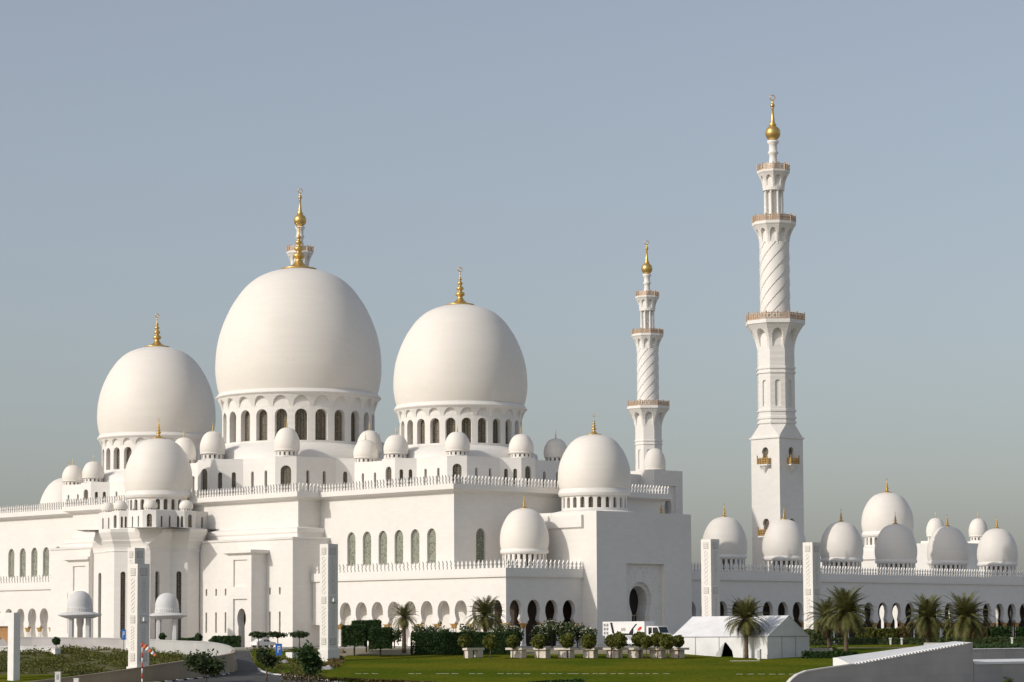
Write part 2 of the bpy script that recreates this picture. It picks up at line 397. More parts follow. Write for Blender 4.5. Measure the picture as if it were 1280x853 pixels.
def drum(d, c, r, z0, z1, n, wr, zb, zt, depth, mat='darkscreen', flare=None, style='round', phase=0, skip=True):
    """ring wall with n arched windows between z0 and z1; flare=(z2, r2): zone above with blind arches spreading to the ring"""
    mb = MB(); da = 2*pi/n
    fn = cylmap(c, lambda z: r)
    ops = []
    for k in range(n):
        a = (k+.5)*da
        o = round_arch(a, wr*da, zb, zt) if style == 'round' else rect(a, wr*da, zb, zt)
        if style == 'round':   # keep the arch round in metres although s is an angle
            ww = wr*da*r; o = [(a+(x)/r, z) for x, z in round_arch(0, ww, zb, zt, 8)]
        ops.append(o)
    panel(mb, fn, 0, 2*pi, z0, z1, ops, depth)
    if flare:
        z2, rr2 = flare
        rf = lambda z: r+(rr2-r)*max(0, min(1, (z-z1)/(z2-z1)))**1.25
        f2 = cylmap(c, rf); zz = z1+(z2-z1)
        blind = []
        for k in range(n):
            a = (k+.5)*da; blind.append([(a+x/r, z) for x, z in round_arch(0, da*r*.78, z1+.02, z1+(z2-z1)*.82, 8, .25)])
        panel(mb, f2, 0, 2*pi, z1, z2, blind, .8, nz=5)
        ms = [(r-.03, z1), (r-.02, z1+(z2-z1)*.5), (r+.03, z2)]
        mb.lathe(ms, n*4, c)
    o = obj('drum', mb, 'marble', d)
    # one window mesh, turned round the axis
    m2 = MB(); hw = wr*da/2; f3 = cylmap((0, 0), lambda z: r)
    oo = [(x-da*.5, z) for x, z in ops[0]]
    m2.face([f3(s, z-(z0), depth*.95) for s, z in reversed(oo)])
    me = bpy.data.meshes.new('window'); me.from_pydata(m2.v, [], m2.f); me.materials.append(M[mat])
    for k in range(n):
        a = (k+.5)*da
        if skip and cos(a)*f0.x+sin(a)*f0.y > .25: continue
        inst('window', me, d, (c[0], c[1], z0), a)
    return o
def star(c, rc, rd, cc, cd_):
    """plan of an eight-pointed star: cardinal tips cut at rc with half width cc, diagonal tips at rd, cd_"""
    tips = []
    for k in range(8):
        phi = k*pi/4; d, h = (rc, cc) if k % 2 == 0 else (rd, cd_)
        e = (cos(phi), sin(phi)); t = (-e[1], e[0])
        R_ = (d*e[0]-t[0]*h, d*e[1]-t[1]*h); L_ = (d*e[0]+t[0]*h, d*e[1]+t[1]*h)
        dl = (-e[0]+t[0], -e[1]+t[1]); dr = (-e[0]-t[0], -e[1]-t[1])
        tips.append((R_, L_, dr, dl))
    poly = []
    for k in range(8):
        R_, L_, dr, dl = tips[k]; R2, L2, dr2, dl2 = tips[(k+1) % 8]
        # intersection of L_+t*dl and R2+s*dr2
        det = dl[0]*(-dr2[1])-dl[1]*(-dr2[0]); bx, by = R2[0]-L_[0], R2[1]-L_[1]
        t = (bx*(-dr2[1])-by*(-dr2[0]))/det
        poly += [R_, L_, (L_[0]+dl[0]*t, L_[1]+dl[1]*t)]
    return [(c[0]+x, c[1]+y) for x, y in poly]
def facing(A, B):   # does the outside of the wall A->B look towards the camera's side
    nx, ny = B[1]-A[1], -(B[0]-A[0]); return (nx*f0.x+ny*f0.y)/hypot(nx, ny) < .12
def star_base(parent, c, rc, rd, cc, cd_, z0, z1, zw, wbig, wsm, turR, turH, rt, rtd, nwin=2, depth=.5, tmat='darkscreen'):
    """star shaped storey with windows on each facet and a small cupola on each point"""
    poly = star(c, rc, rd, cc, cd_); mb = MB(); n = len(poly)
    base = obj('star_storey', MB(), 'marble', parent, (c[0], c[1], z0))
    for i in range(n):
        A, B = poly[i], poly[(i+1) % n]; l = hypot(B[0]-A[0], B[1]-A[1])
        tipf = i % 3 == 0; ops = []
        if tipf:
            ops = [round_arch(l/2, wbig, z0+.3, zw, 10)] if l > wbig*1.2 else []
        else:
            m = nwin
            ops = [round_arch(l*((k+.5)/m*.84+.08), wsm, z0+.3, zw-.12*(zw-z0), 8) for k in range(m)]
        if not facing(A, B): ops = []
        wall(mb, A, B, z0, z1, ops, depth, base, 'window', tmat)
    mb.face([(x, y, z1-.05) for x, y in poly])
    me = bpy.data.meshes.new('star_storey'); me.from_pydata([(x-c[0], y-c[1], z-z0) for x, y, z in mb.v], [], mb.f); me.materials.append(M['marble'])
    old = base.data; base.data = me; bpy.data.meshes.remove(old)
    for k in range(8):
        phi = k*pi/4; r = rt if k % 2 == 0 else rtd
        cupola(parent, (c[0]+r*cos(phi), c[1]+r*sin(phi)), turR, z1, turH)
    return base
CUP = {}
def cupola(parent, c, R, z, H, drumh=.24, fin=True):
    """small dome on a low ring of openings"""
    key = (round(R, 2), round(H, 2))
    if key not in CUP:
        mb = MB(); zr = H*drumh
        mb.lathe([(R*.93, zr-.05*H), (R*.98, zr-.03*H), (R*.98, zr)]+[(R*r, zr+(H-zr)*q) for r, q in DPS[::2]], 32)
        m2 = MB(); nn = 14
        panel(m2, cylmap((0, 0), lambda z: R*.86), 0, 2*pi, 0, zr-.05*H+.02, [rect((k+.5)*2*pi/nn, .42*2*pi/nn, zr*.18, zr*.66) for k in range(nn)], .25)
        m3 = MB(); m3.lathe([(R*.78, 0), (R*.78, zr*.75)], 24)
        m4 = MB(); k = R/2.3
        m4.lathe([(.3*k, H-.05), (.12*k, H+.08), (.07*k, H+.35*k), (.14*k, H+.5*k), (.06*k, H+.65*k), (.10*k, H+.8*k), (.04*k, H+.95*k), (.03*k, H+1.5*k), (0, H+1.7*k)], 10)
        ms = []
        for nm, b, mt in (('cupola', mb, 'dome'), ('drum', m2, 'marble'), ('opening', m3, 'darkscreen'), ('finial', m4, 'gold')):
            me = bpy.data.meshes.new(nm); me.from_pydata(b.v, [], b.f); me.polygons.foreach_set('use_smooth', b.sm); me.materials.append(M[mt]); ms.append(me)
        CUP[key] = ms
    ms = CUP[key]
    o = inst('cupola', ms[0], parent, (c[0], c[1], z)); inst('drum', ms[1], o, (c[0], c[1], z)); inst('opening', ms[2], o, (c[0], c[1], z))
    if fin: inst('finial', ms[3], o, (c[0], c[1], z))
    return o
def skirt(parent, c, r0_, z0, r1_, z1, n=8):
    mb = MB(); mb.lathe([(r0_, z0), (r0_*.93+r1_*.07, z0+(z1-z0)*.55), (r1_, z1)], 96, c); return obj('drum_skirt', mb, 'marble', parent)

# ------------------------------------------------------------------ ground
def strip_sheet(name, mat, ds, us, dz, kind='structure', lo=None, hi=None):
    """sheet following the ground; ds distances, us(d) -> left and right picture columns"""
    mb = MB(); rows = []
    for d in ds:
        a, b = us(d); rows.append(mb.vs([G(a+(b-a)*k/10, d, dz) for k in range(11)]))
    for p, q in zip(rows, rows[1:]):
        for k in range(10): mb.fi([p[k], p[k+1], q[k+1], q[k]])
    return struct(name, mb, mat, kind)
mb = MB(); rows = []
for d in [-400, 0, 250, 290, 330, 345, 360, 375, 388, 395, 402, 412, 600, 1200, 3000, 9000]:
    z = TERR[0][1] if d <= 0 else tz(f0.x*d, f0.y*d)
    rows.append(mb.vs([(f0.x*d+r0.x*x, f0.y*d+r0.y*x, z) for x in (-8000, -2000, -400, -100, 0, 100, 400, 2000, 8000)]))
for p, q in zip(rows, rows[1:]):
    for k in range(8): mb.fi([p[k], p[k+1], q[k+1], q[k]])
struct('ground', mb, 'ground')
strip_sheet('plaza', 'plaza', [408, 411, 412.5, 470, 700], lambda d: (-700, 2000), .02)
strip_sheet('lawn', 'lawn', [312, 322, 330.5, 345, 360, 375, 386, 388.5, 392], lambda d: (max(385-max(0, 368-d)*1.4, 385 if d > 331 else 430)+ (0 if d < 372 else (d-372)*2.5), 1120), .02)
strip_sheet('verge', 'lawn', [392.2, 398, 405, 411.5, 420, 436], lambda d: (1000, 1420), .05)
strip_sheet('planting_bed', 'soil', [333, 345, 360, 375, 388.3, 400], lambda d: (-200, 285), .02)

# ------------------------------------------------------------------ prayer hall
hall = empty('prayer_hall', (324.2, 393, -2), 'great white marble prayer hall carrying the three largest domes with gold spires', 'mosque hall')
HZ = 25.2
WN = [328.4+4.22*k for k in range(6)]
mb = MB()
hp = [(300.5, 322.7), (353, 322.7), (353, 463.3), (300.5, 463.3), (300.5, 428), (295.3, 428), (295.3, 358), (300.5, 358)]
def ww(mb, A, B, z0, z1, xs, w_, zb, zt, depth=.55, mat='screen', nm='window', parent=hall):
    l = hypot(B[0]-A[0], B[1]-A[1]); wall(mb, A, B, z0, z1, [round_arch(x, w_, zb, zt, 12, .15) for x in xs], depth, parent, nm, mat, depth*.8)
ww(mb, hp[0], hp[1], -2, HZ, [6.3], 2.3, 12.3, 18.3)
wall(mb, hp[1], hp[2], -2, HZ); wall(mb, hp[2], hp[3], -2, HZ)
ww(mb, hp[3], hp[4], -2, HZ, sorted(463.3-(786-n) for n in WN), 2.25, 12.3, 18.3)
wall(mb, hp[4], hp[5], -2, HZ); wall(mb, hp[5], hp[6], -2, HZ); wall(mb, hp[6], hp[7], -2, HZ)
ww(mb, hp[7], hp[0], -2, HZ, sorted(358-n for n in WN), 2.25, 12.3, 18.3)
mb.face([(x, y, HZ-.3) for x, y in hp])
obj('wall', mb, 'marble', hall)
parapet(hall, hp, 25.7, HALLC, True, .8, 1.5)
# lower block round the tower
mb = MB()
BE, B0, B1, BZ = 292.0, 355.5, 430.6, 17.5
fn, _ = planemap((BE, B1), (BE, B0))
sl_ops = []
ns = [424.6, 421.8, 411.6, 408.8, 406.0, 380.4, 377.5, 374.7, 361.9, 359.1]
for n in ns: sl_ops.append(rect(B1-n, .48, .6, 4.3))
fnA = wall(mb, (BE, B1), (BE, B0), -2, 5.8, sl_ops, .45, hall, 'window', 'darkscreen')
wall(mb, (BE, B1), (BE, B0), 5.8, BZ, [rect(B1-n, .48, 7.35, 8.6) for n in ns], .45, hall, 'window', 'darkscreen')
wall(mb, (BE, B0), (300.5, B0), -2, BZ); wall(mb, (300.5, B1), (BE, B1), -2, BZ)
mb.face([(BE, B0, BZ), (300.5, B0, BZ), (300.5, B1, BZ), (BE, B1, BZ)])
obj('lower_block', mb, 'marble', hall)
mb = MB(); cornice(mb, [(300.5, B1), (BE, B1), (BE, B0), (300.5, B0)], [(0, BZ-.5), (.2, BZ-.4), (.28, BZ-.05), (0, BZ+.02)])
cornice(mb, [(300.5, 428), (295.3, 428), (295.3, 358), (300.5, 358)], [(.9, BZ), (.95, 18.2), (1.15, 18.5), (1.15, 19.2), (0, 19.5)])
obj('ledge', mb, 'trim', hall)
for n0, n1 in ((362.8, 369.6), (412.7, 419.6)):
    mb = MB(); fE = 288.5; l = n1-n0
    wall(mb, (fE, n1), (fE, n0), 7.3, 15, [rect(l/2+.2, l*.58, 8.8, 13.6)], .3)
    wall(mb, (fE, n1), (fE, n0), -2, 7.3, [rect(l/2+.2, l*.60, -2, 6.6)], .35)
    f3 = planemap((fE+.3, n1), (fE+.3, n0))[0]; mb.face([f3(s, z, 0) for s, z in rect(l/2+.2, l*.58, 8.8, 13.6)])
    f4 = planemap((fE+.35, n1), (fE+.35, n0))[0]
    panel(mb, f4, l/2+.2-l*.3, l/2+.2+l*.3, -2, 6.6, [keyhole(l/2+.2, 1.9, 1.8, 2.5, -2, 1.7, 3.0, 4.9)], 1.6)
    wall(mb, (fE, n0), (BE, n0), -2, 15); wall(mb, (BE, n1), (fE, n1), -2, 15); mb.face([(fE, n0, 15), (BE, n0, 15), (BE, n1, 15), (fE, n1, 15)])
    pr = obj('porch', mb, 'marble', hall)
    pane('door', f4, keyhole(l/2+.2, 1.9, 1.8, 2.5, -2, 1.7, 3.0, 4.9), 1.5, 'dark', pr)
    mb = MB(); cornice(mb, [(BE, n1), (fE, n1), (fE, n0), (BE, n0)], [(0, 14.5), (.5, 14.75), (.75, 14.8), (.75, 15.3), (-.5, 15.4)]); obj('cornice', mb, 'trim', pr)
# apse tower in the middle of the long wall
mc = (290.3, 393)
sp = star(mc, 12.3, 14.1, 1.9, .08); wp = offset_poly(sp, -1.45, True)
mb = MB()
for i in range(24):
    A, B = wp[i], wp[(i+1) % 24]; l = hypot(B[0]-A[0], B[1]-A[1])
    ops = [round_arch(l*.5, .95, -1.2, 11.9)] if (i % 3 and facing(A, B) and l > 2) else []
    wall(mb, A, B, -2, 15.8, ops, .7, hall, 'window', 'darkscreen', .6)
obj('tower_wall', mb, 'marble', hall)
mb = MB(); cornice(mb, wp, [(0, 15.5), (.12, 15.6), (.12, 15.85), (.05, 15.9), (.12, 16.4), (.35, 17.0), (.65, 17.5), (.68, 17.75), (.95, 18.3), (1.2, 18.9), (1.28, 19.1), (1.28, 19.7), (-2, 19.75)], True)
mb.face([(x, y, 19.72) for x, y in offset_poly(wp, -1.9, True)])
obj('flared_cornice', mb, 'trim', hall)
star_base(hall, mc, 9.8, 10.9, 1.25, 1.25, 19.7, 23.1, 22.4, .95, .42, 1.3, 2.0, 8.6, 9.5, depth=.3)
d = onion(hall, mc, 6.35, 27.0, 37.1, 1.3, 4.0, disc=1.1)
drum(d, mc, 5.75, 22.8, 25.8, 24, .56, 23.4, 25.4, .5)
# the three great domes
def great(c, R, zr, zc, fin, rd_, zd0, zd1, zf, wb, wt, starp, zs, zw, cup, rts, sk, big, sm, dep):
    star_base(hall, c, *starp, HZ, zs, zw, big, sm, cup[0], cup[1], *rts, depth=.5)
    d = onion(hall, c, R, zr, zc, zr-zf+.35, fin, n=128)
    drum(d, c, rd_, zd0, zd1, 24, .62, wb, wt, dep, flare=(zf, R*.978))
    skirt(d, c, sk, zs-.1, rd_-.05, zd0)
great((324.2, 393), 16.35, 47.28, 72.4, 10, 15.0, 36.9, 43.8, 46.4, 37.3, 43.35, (23.2, 24.6, 2, 2), 33.5, 31.8, (2.45, 5.55), (21.2, 22.6), 18.8, 2.0, .8, 1.2)
for cy in (346.3, 439.7):
    great((324.2, cy), 12.35, 41.95, 60.8, 7.5, 11.3, 34.0, 39.3, 41.1, 34.4, 38.95, (17.7, 19.4, 1.75, 1.75), 31.5, 30.1, (2.25, 4.4), (15.9, 17.5), 14.3, 1.6, .65, .95)

# ------------------------------------------------------------------ galleries and arcades
COL = {}
def column(parent, c, zb, zt, axis):
    """pair of slim shafts under one gilded capital"""
    key = (axis, round(zb, 2), round(zt, 2))
    if key not in COL:
        m1 = MB(); m2 = MB()
        for s in (-.3, .3):
            p = (s, 0) if axis == 'E' else (0, s)
            m1.lathe([(.3, 0), (.3, .35), (.2, .5), (.19, zt-zb-.75)], 10, p)
            m2.lathe([(.20, zt-zb-.8), (.3, zt-zb-.65), (.26, zt-zb-.5), (.42, zt-zb-.12), (.44, zt-zb)], 10, p)
        m2.box(-.75 if axis == 'E' else -.4, .75 if axis == 'E' else .4, -.4 if axis == 'E' else -.75, .4 if axis == 'E' else .75, zt-zb-.1, zt-zb+.02)
        ms = []
        for nm, b, mt in (('column', m1, 'trim'), ('capital', m2, 'capital')):
            me = bpy.data.meshes.new(nm); me.from_pydata(b.v, [], b.f); me.polygons.foreach_set('use_smooth', b.sm); me.materials.append(M[mt]); ms.append(me)
        COL[key] = ms
    o = inst('column', COL[key][0], parent, (c[0], c[1], zb)); inst('capital', COL[key][1], o, (c[0], c[1], zb))
ZSP = 1.87
def KH(x): return keyhole(x, 3.3, 2.2, 3.0, ZSP, 2.55, 3.95, 5.78)
def arcade_wall(mb, parent, A, B, xs, axis, zt=9.9, cols=True, end=True, depth=.85):
    fn, l = planemap(A, B); panel(mb, fn, 0, l, ZSP, zt, [KH(x) for x in xs], depth)
    # back of the wall, so that it reads from the other side too
    fb, _ = planemap((fn(l, 0, depth)[0], fn(l, 0, depth)[1]), (fn(0, 0, depth)[0], fn(0, 0, depth)[1]))
    panel(mb, fb, 0, l, ZSP, zt, [KH(l-x) for x in reversed(xs)], .01)
    if cols:
        pit = xs[1]-xs[0]
        for x in [xs[0]-pit/2]+[x+pit/2 for x in xs]:
            if .2 < x < l-.2: p = fn(x, 0, depth/2); column(parent, p[:2], -2, ZSP, axis)
    return fn
GE, GN0 = 296.5, 305.92
def gallery(loc, N0, N1, south, label):
    """low gallery standing in front of the hall"""
    g = empty('gallery_arcade', loc, label, 'arcade')
    mb = MB()
    xs = sorted(N1-n for n in [346.46-4.235*k for k in range(-2, 10)] if N0+1 < n < N1-1) if south else sorted(N1-(786-n) for n in [346.46-4.235*k for k in range(-2, 10)] if N0+1 < 786-n < N1-1)
    arcade_wall(mb, g, (GE, N1), (GE, N0), xs, 'N')
    if south:
        arcade_wall(mb, g, (GE, N0), (314.54, N0), [2.28, 6.42, 10.58, 14.75], 'E')
        mb.box(GE, GE+1.0, N0, N0+1.0, -2, ZSP)
        mb.face([(GE, N0, 10.7), (314.54, N0, 10.7), (314.54, 322.7, 10.7), (GE, 322.7, 10.7)])
        mb.face([(GE, N0, 6.6), (314.54, N0, 6.6), (314.54, 322.7, 6.6), (GE, 322.7, 6.6)])
        mb.box(299.8, 300.1, 307.2, 322.6, -2, 6.6)  # added partition, keeps the western sun out of the end bays
        m5 = MB(); m5.box(299.3, 299.79, 306.9, 311.6, -2, 6.59); obj('added_shade_screen', m5, 'shade_brown', g); m5 = MB(); m5.box(300.1, 314.45, 310.4, 310.6, -2, 6.59); m5.box(314.25, 314.45, 306.9, 310.39, -2, 6.59); obj('added_shade_screen', m5, 'shade_brown', g)  # dark sheets added so the corner arches look shaded inside
    mb.face([(GE, max(N0, 322.7), 10.7), (300.5, max(N0, 322.7), 10.7), (300.5, N1, 10.7), (GE, N1, 10.7)])
    mb.face([(GE, max(N0, 322.7), 6.6), (300.5, max(N0, 322.7), 6.6), (300.5, N1, 6.6), (GE, N1, 6.6)])
    mb.face([(GE, N0, -1.9), (314.5 if south else 300.5, N0, -1.9), (314.5 if south else 300.5, N1, -1.9), (GE, N1, -1.9)])
    obj('wall', mb, 'marble', g)
    parapet(g, [(GE, N1), (GE, N0), (314.5, N0)] if south else [(GE, N1), (GE, N0)], 9.9, LOWC)
    return g
g = gallery((GE, 306, -2), GN0, 355.45, True, 'low white gallery with keyhole arches below six tall windows of the hall')
gallery((GE, 431, -2), 430.65, 480, False, 'low white gallery with keyhole arches behind the two domed kiosks')
def small_dome(parent, c):
    d = onion(parent, c, 4.2, 14.5, 21.5, .8, 2.6, n=64, disc=.75)
    drum(d, c, 3.78, 10.8, 13.85, 24, .50, 11.5, 13.55, .45, style='rect')
    mb = MB(); mb.lathe([(4.1, 10.9), (4.1, 11.2), (3.79, 11.35)], 48, c); obj('drum_foot', mb, 'trim', d)
small_dome(g, (309.2, 314.45))

arc = empty('courtyard_arcade', (405, 306, -2), 'long white arcade in shade with a row of small domes beside the nearest minaret', 'arcade')
mb = MB(); A0, A1 = 338.43, 474.0
xs = [363.0+4.24*k-A0 for k in range(-5, 26)]
arcade_wall(mb, arc, (A0, GN0), (A1, GN0), xs, 'E')
arcade_wall(mb, arc, (A1, 322.9), (A0, 322.9), [A1-A0-x for x in reversed(xs)], 'E')
for z in (10.7, 6.8, -1.9): mb.face([(A0, GN0, z), (A1, GN0, z), (A1, 322.9, z), (A0, 322.9, z)])
mb.box(A1, A1+.8, GN0, 322.9, -2, 10.7)
obj('wall', mb, 'marble', arc)
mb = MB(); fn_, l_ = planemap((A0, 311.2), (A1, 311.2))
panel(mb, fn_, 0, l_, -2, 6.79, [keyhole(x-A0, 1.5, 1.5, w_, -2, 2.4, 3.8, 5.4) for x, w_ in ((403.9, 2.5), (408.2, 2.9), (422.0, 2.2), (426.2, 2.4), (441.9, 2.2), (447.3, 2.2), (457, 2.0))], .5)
obj('added_shade_screen', mb, 'shade_brown', arc)  # added dark sheet standing for arcade shade, pierced where sunlit views show
parapet(arc, [(A0+.1, GN0), (A1, GN0)], 9.9, LOWC, pitch=.82, h=1.5)
for k in range(7): small_dome(arc, (343.8+17.17*k, 314.45))

# ------------------------------------------------------------------ gate blocks with a dome
PE, PN, PS = 326.48, 314.45, 302.53
def portal(loc, label):
    p = empty('gate_block', loc, label, 'gatehouse'); mb = MB(); x0, x1, y0, y1, zt = 314.54, 338.43, PS, PN+11.9, 20.8
    rc = PE-x0+.1; 
    fn = wall(mb, (x0, y0), (x1, y0), -2, zt, [rect(rc, 9.5, -2, 12.0)], .7)
    wall(mb, (x1, y0), (x1, y1), -2, zt); wall(mb, (x1, y1), (x0, y1), -2, zt); wall(mb, (x0, y1), (x0, y0), -2, zt)
    mb.face([(x0, y0, zt), (x1, y0, zt), (x1, y1, zt), (x0, y1, zt)])
    obj('wall', mb, 'marble', p)
    mb = MB(); f2 = planemap((x0, y0+.7), (x1, y0+.7))[0]
    kh = keyhole(rc-.6, 4.5, 4.3, 5.6, -2, 3.5, 5.7, 8.9)
    panel(mb, f2, rc-4.75, rc+4.75, -2, 12, [kh], .55)
    f3 = planemap((x0, y0+1.25), (x1, y0+1.25))[0]; kh2 = keyhole(rc-.6, 3.7, 3.5, 4.6, -2, 3.5, 5.7, 8.2)
    panel(mb, f3, rc-4.2, rc+3.5, -2, 10, [kh2], 2.2)
    pn = obj('carved_panel', mb, 'carved', p)
    pane('door', f3, kh2, 2.1, 'dark', p)
    mb = MB()
    for s in (rc-1.6, rc-.6, rc+.4): q = f3(s, 0, 1.9); mb.box(q[0]-.08, q[0]+.08, q[1]-.05, q[1]+.05, -2, 3.2)
    q0, q1 = f3(rc-2.3, 0, 1.9), f3(rc+1.5, 0, 1.9); mb.box(q0[0], q1[0], q0[1]-.06, q0[1]+.06, 3.1, 3.3)
    obj('door_frame', mb, 'bronze', p)
    mb = MB(); cornice(mb, [(x0, y1), (x0, y0+3.1)], [(0, 17.9), (.5, 18.15), (.5, 20.2), (0, 20.25)])
    obj('cornice', mb, 'trim', p)
    d = onion(p, (PE, PN), 6.4, 25.3, 35.0, 1.3, 3.8, disc=1.0)
    drum(d, (PE, PN), 5.8, 21.5, 24.15, 24, .55, 21.9, 23.8, .5)
    skirt(d, (PE, PN), 7.6, 20.75, 5.85, 21.5)
    return p
pt = portal((PE, PN, -2), 'tall plain white gate block with keyhole doorway behind the white lorry')
dup(pt, None, (PE, 474.9, -2), 'dome rising behind the far left parapet beside two small cupolas')
eg = dup(pt, None, (512.3, 393, -2.4), 'distant white gate dome standing behind the shaded small domes on the right')
eg.name = 'gate_dome_block'
# flanking block of the distant gate with two small turrets
tb = empty('turret_block', (515, 375, -2), 'distant white block with two small cupolas between the arcade domes at right', 'gatehouse')
mb = MB(); mb.box(500.2, 523, 366, 380.8, -2, 21.2); obj('wall', mb, 'marble', tb)
for u in (1170, 1223):
    p = onN(u, 670, 376) if u < 1200 else onN(u, 670, 371)
    mb = MB(); mb.box(p.x-2.6, p.x+2.6, p.y-2.6, p.y+2.6, 21.2, 22.0); obj('plinth', mb, 'trim', tb)
    cupola(tb, (p.x, p.y), 2.35, 22.0, 5.6)
# east range closing the courtyard, seen through the open arches
er = empty('far_courtyard_arcade', (504, 350, -2), 'far sunlit courtyard wall glimpsed through the open arches at right', 'arcade')
mb = MB(); arcade_wall(mb, er, (504, 460), (504, 323.2), [3+4.24*k for k in range(31)], 'N', cols=False); mb.box(512, 513, 323.2, 460, -2, 10); mb.box(504, 513, 323.2, 460, 10, 10.9)
obj('wall', mb, 'marble', er)
# tall block of the courtyard front behind the gate dome
ib = empty('courtyard_front_block', (374, 349, -2), 'tall white block with one arched window and a cupola behind the gate block', 'gatehouse')
mb = MB(); x0, x1, y0, y1 = 371.9, 380.2, 342, 372
wall(mb, (x0, y0), (x1, y0), -2, 32, [rect(4.15, 4.3, -2, 29.0)], .35)
f2 = planemap((x0, y0+.35), (x1, y0+.35))[0]; op = keyhole(4.4, 1.75, 1.75, 2.1, 18, 23.2, 24.5, 26.6)
panel(mb, f2, 2.0, 6.3, -2, 29, [op], 1.2); pane('window', f2, op, 1.1, 'grey', ib)
wall(mb, (x1, y0), (x1, y1), -2, 32); wall(mb, (x0, y1), (x0, y0), -2, 32); mb.face([(x0, y0, 32), (x1, y0, 32), (x1, y1, 32), (x0, y1, 32)])
mb.box(353.2, x0-.01, 345.5, 371, -2, 31.2)
obj('wall', mb, 'marble', ib)
p = onN(818.5, 570, 345.5); cupola(ib, (p.x, p.y), 2.15, 31.9, 4.7, .12, False)

# ------------------------------------------------------------------ minarets
MC = (383.8, 320.7)
def prism_face_map(c, k, n, ap, ph=0):
    """face k of an n-sided shaft whose apothem ap(z) varies; s runs -1..1"""
    a = 2*pi*k/n+ph; t = math.tan(pi/n)
    return lambda s, z, d: (c[0]+(ap(z)-d)*cos(a)-ap(z)*t*s*sin(a), c[1]+(ap(z)-d)*sin(a)+ap(z)*t*s*cos(a), z)
def corbel(mb, c, n, r0_, z0, r1_, z1, slab, rs, ph=0):
    ap = lambda z: r0_+(r1_-r0_)*(max(0, (z-z0)/(z1-z0))**2.0)
    for k in range(n):
        fn = prism_face_map(c, k, n, ap, ph); h = z1-z0
        op = [(x, z) for x, z in [(-.62, z0+.12*h), (-.62, z0+.5*h)]+[(-.62*cos(pi*i/10), z0+.5*h+.36*h*sin(pi*i/10)) for i in range(1, 10)]+[(.62, z0+.5*h), (.62, z0+.12*h)]]
        panel(mb, fn, -1, 1, z0, z1, [op], .0, nz=6)
        # hollow niche back: the straight shaft going on upwards
        g0 = prism_face_map(c, k, n, lambda z: r0_-.02, ph)
        for a, b in zip(op, op[1:]): mb.face([fn(*a, 0), fn(*b, 0), g0(b[0], b[1], 0), g0(a[0], a[1], 0)])
        mb.face([g0(-.7, z0, 0), g0(.7, z0, 0), g0(.7, z1, 0), g0(-.7, z1, 0)])
    R = rs/cos(pi/n)
    mb.lathe([(r1_/cos(pi/n), z1), (R*.97, z1+.1), (R, z1+.25), (R, z1+slab), (R*.5, z1+slab+.01)], n, c, False, ph+pi/n)
def railing(parent, c, n, r, z, h, ph=0, per=4):
    mb = MB(); t = math.tan(pi/n)
    for k in range(n):
        a = 2*pi*k/n+ph; ca, sa = cos(a), sin(a)
        pt_ = lambda s: (c[0]+r*ca-r*t*s*sa, c[1]+r*sa+r*t*s*ca)
        ax, ay = (-sa, ca), (ca, sa); m = pt_(0); L = r*t
        for zz0, zz1 in ((z+.05, z+.25), (z+h-.25, z+h-.08)): mb.obox(m, ax, ay, L, .06, zz0, zz1)
        for j in range(per*2+1):
            s = -1+j/per; q = pt_(s); mb.obox(q, ax, ay, .14 if j % 2 == 0 else .07, .07, z, z+h+(.22 if j % (per) == 0 else 0))
        for j in range(per):
            s = -1+(j+.5)*2/per; q = pt_(s); mb.obox(q, ax, ay, L/per*.55, .04, z+.35, z+h-.38)
    obj('railing', mb, 'bronze', parent)
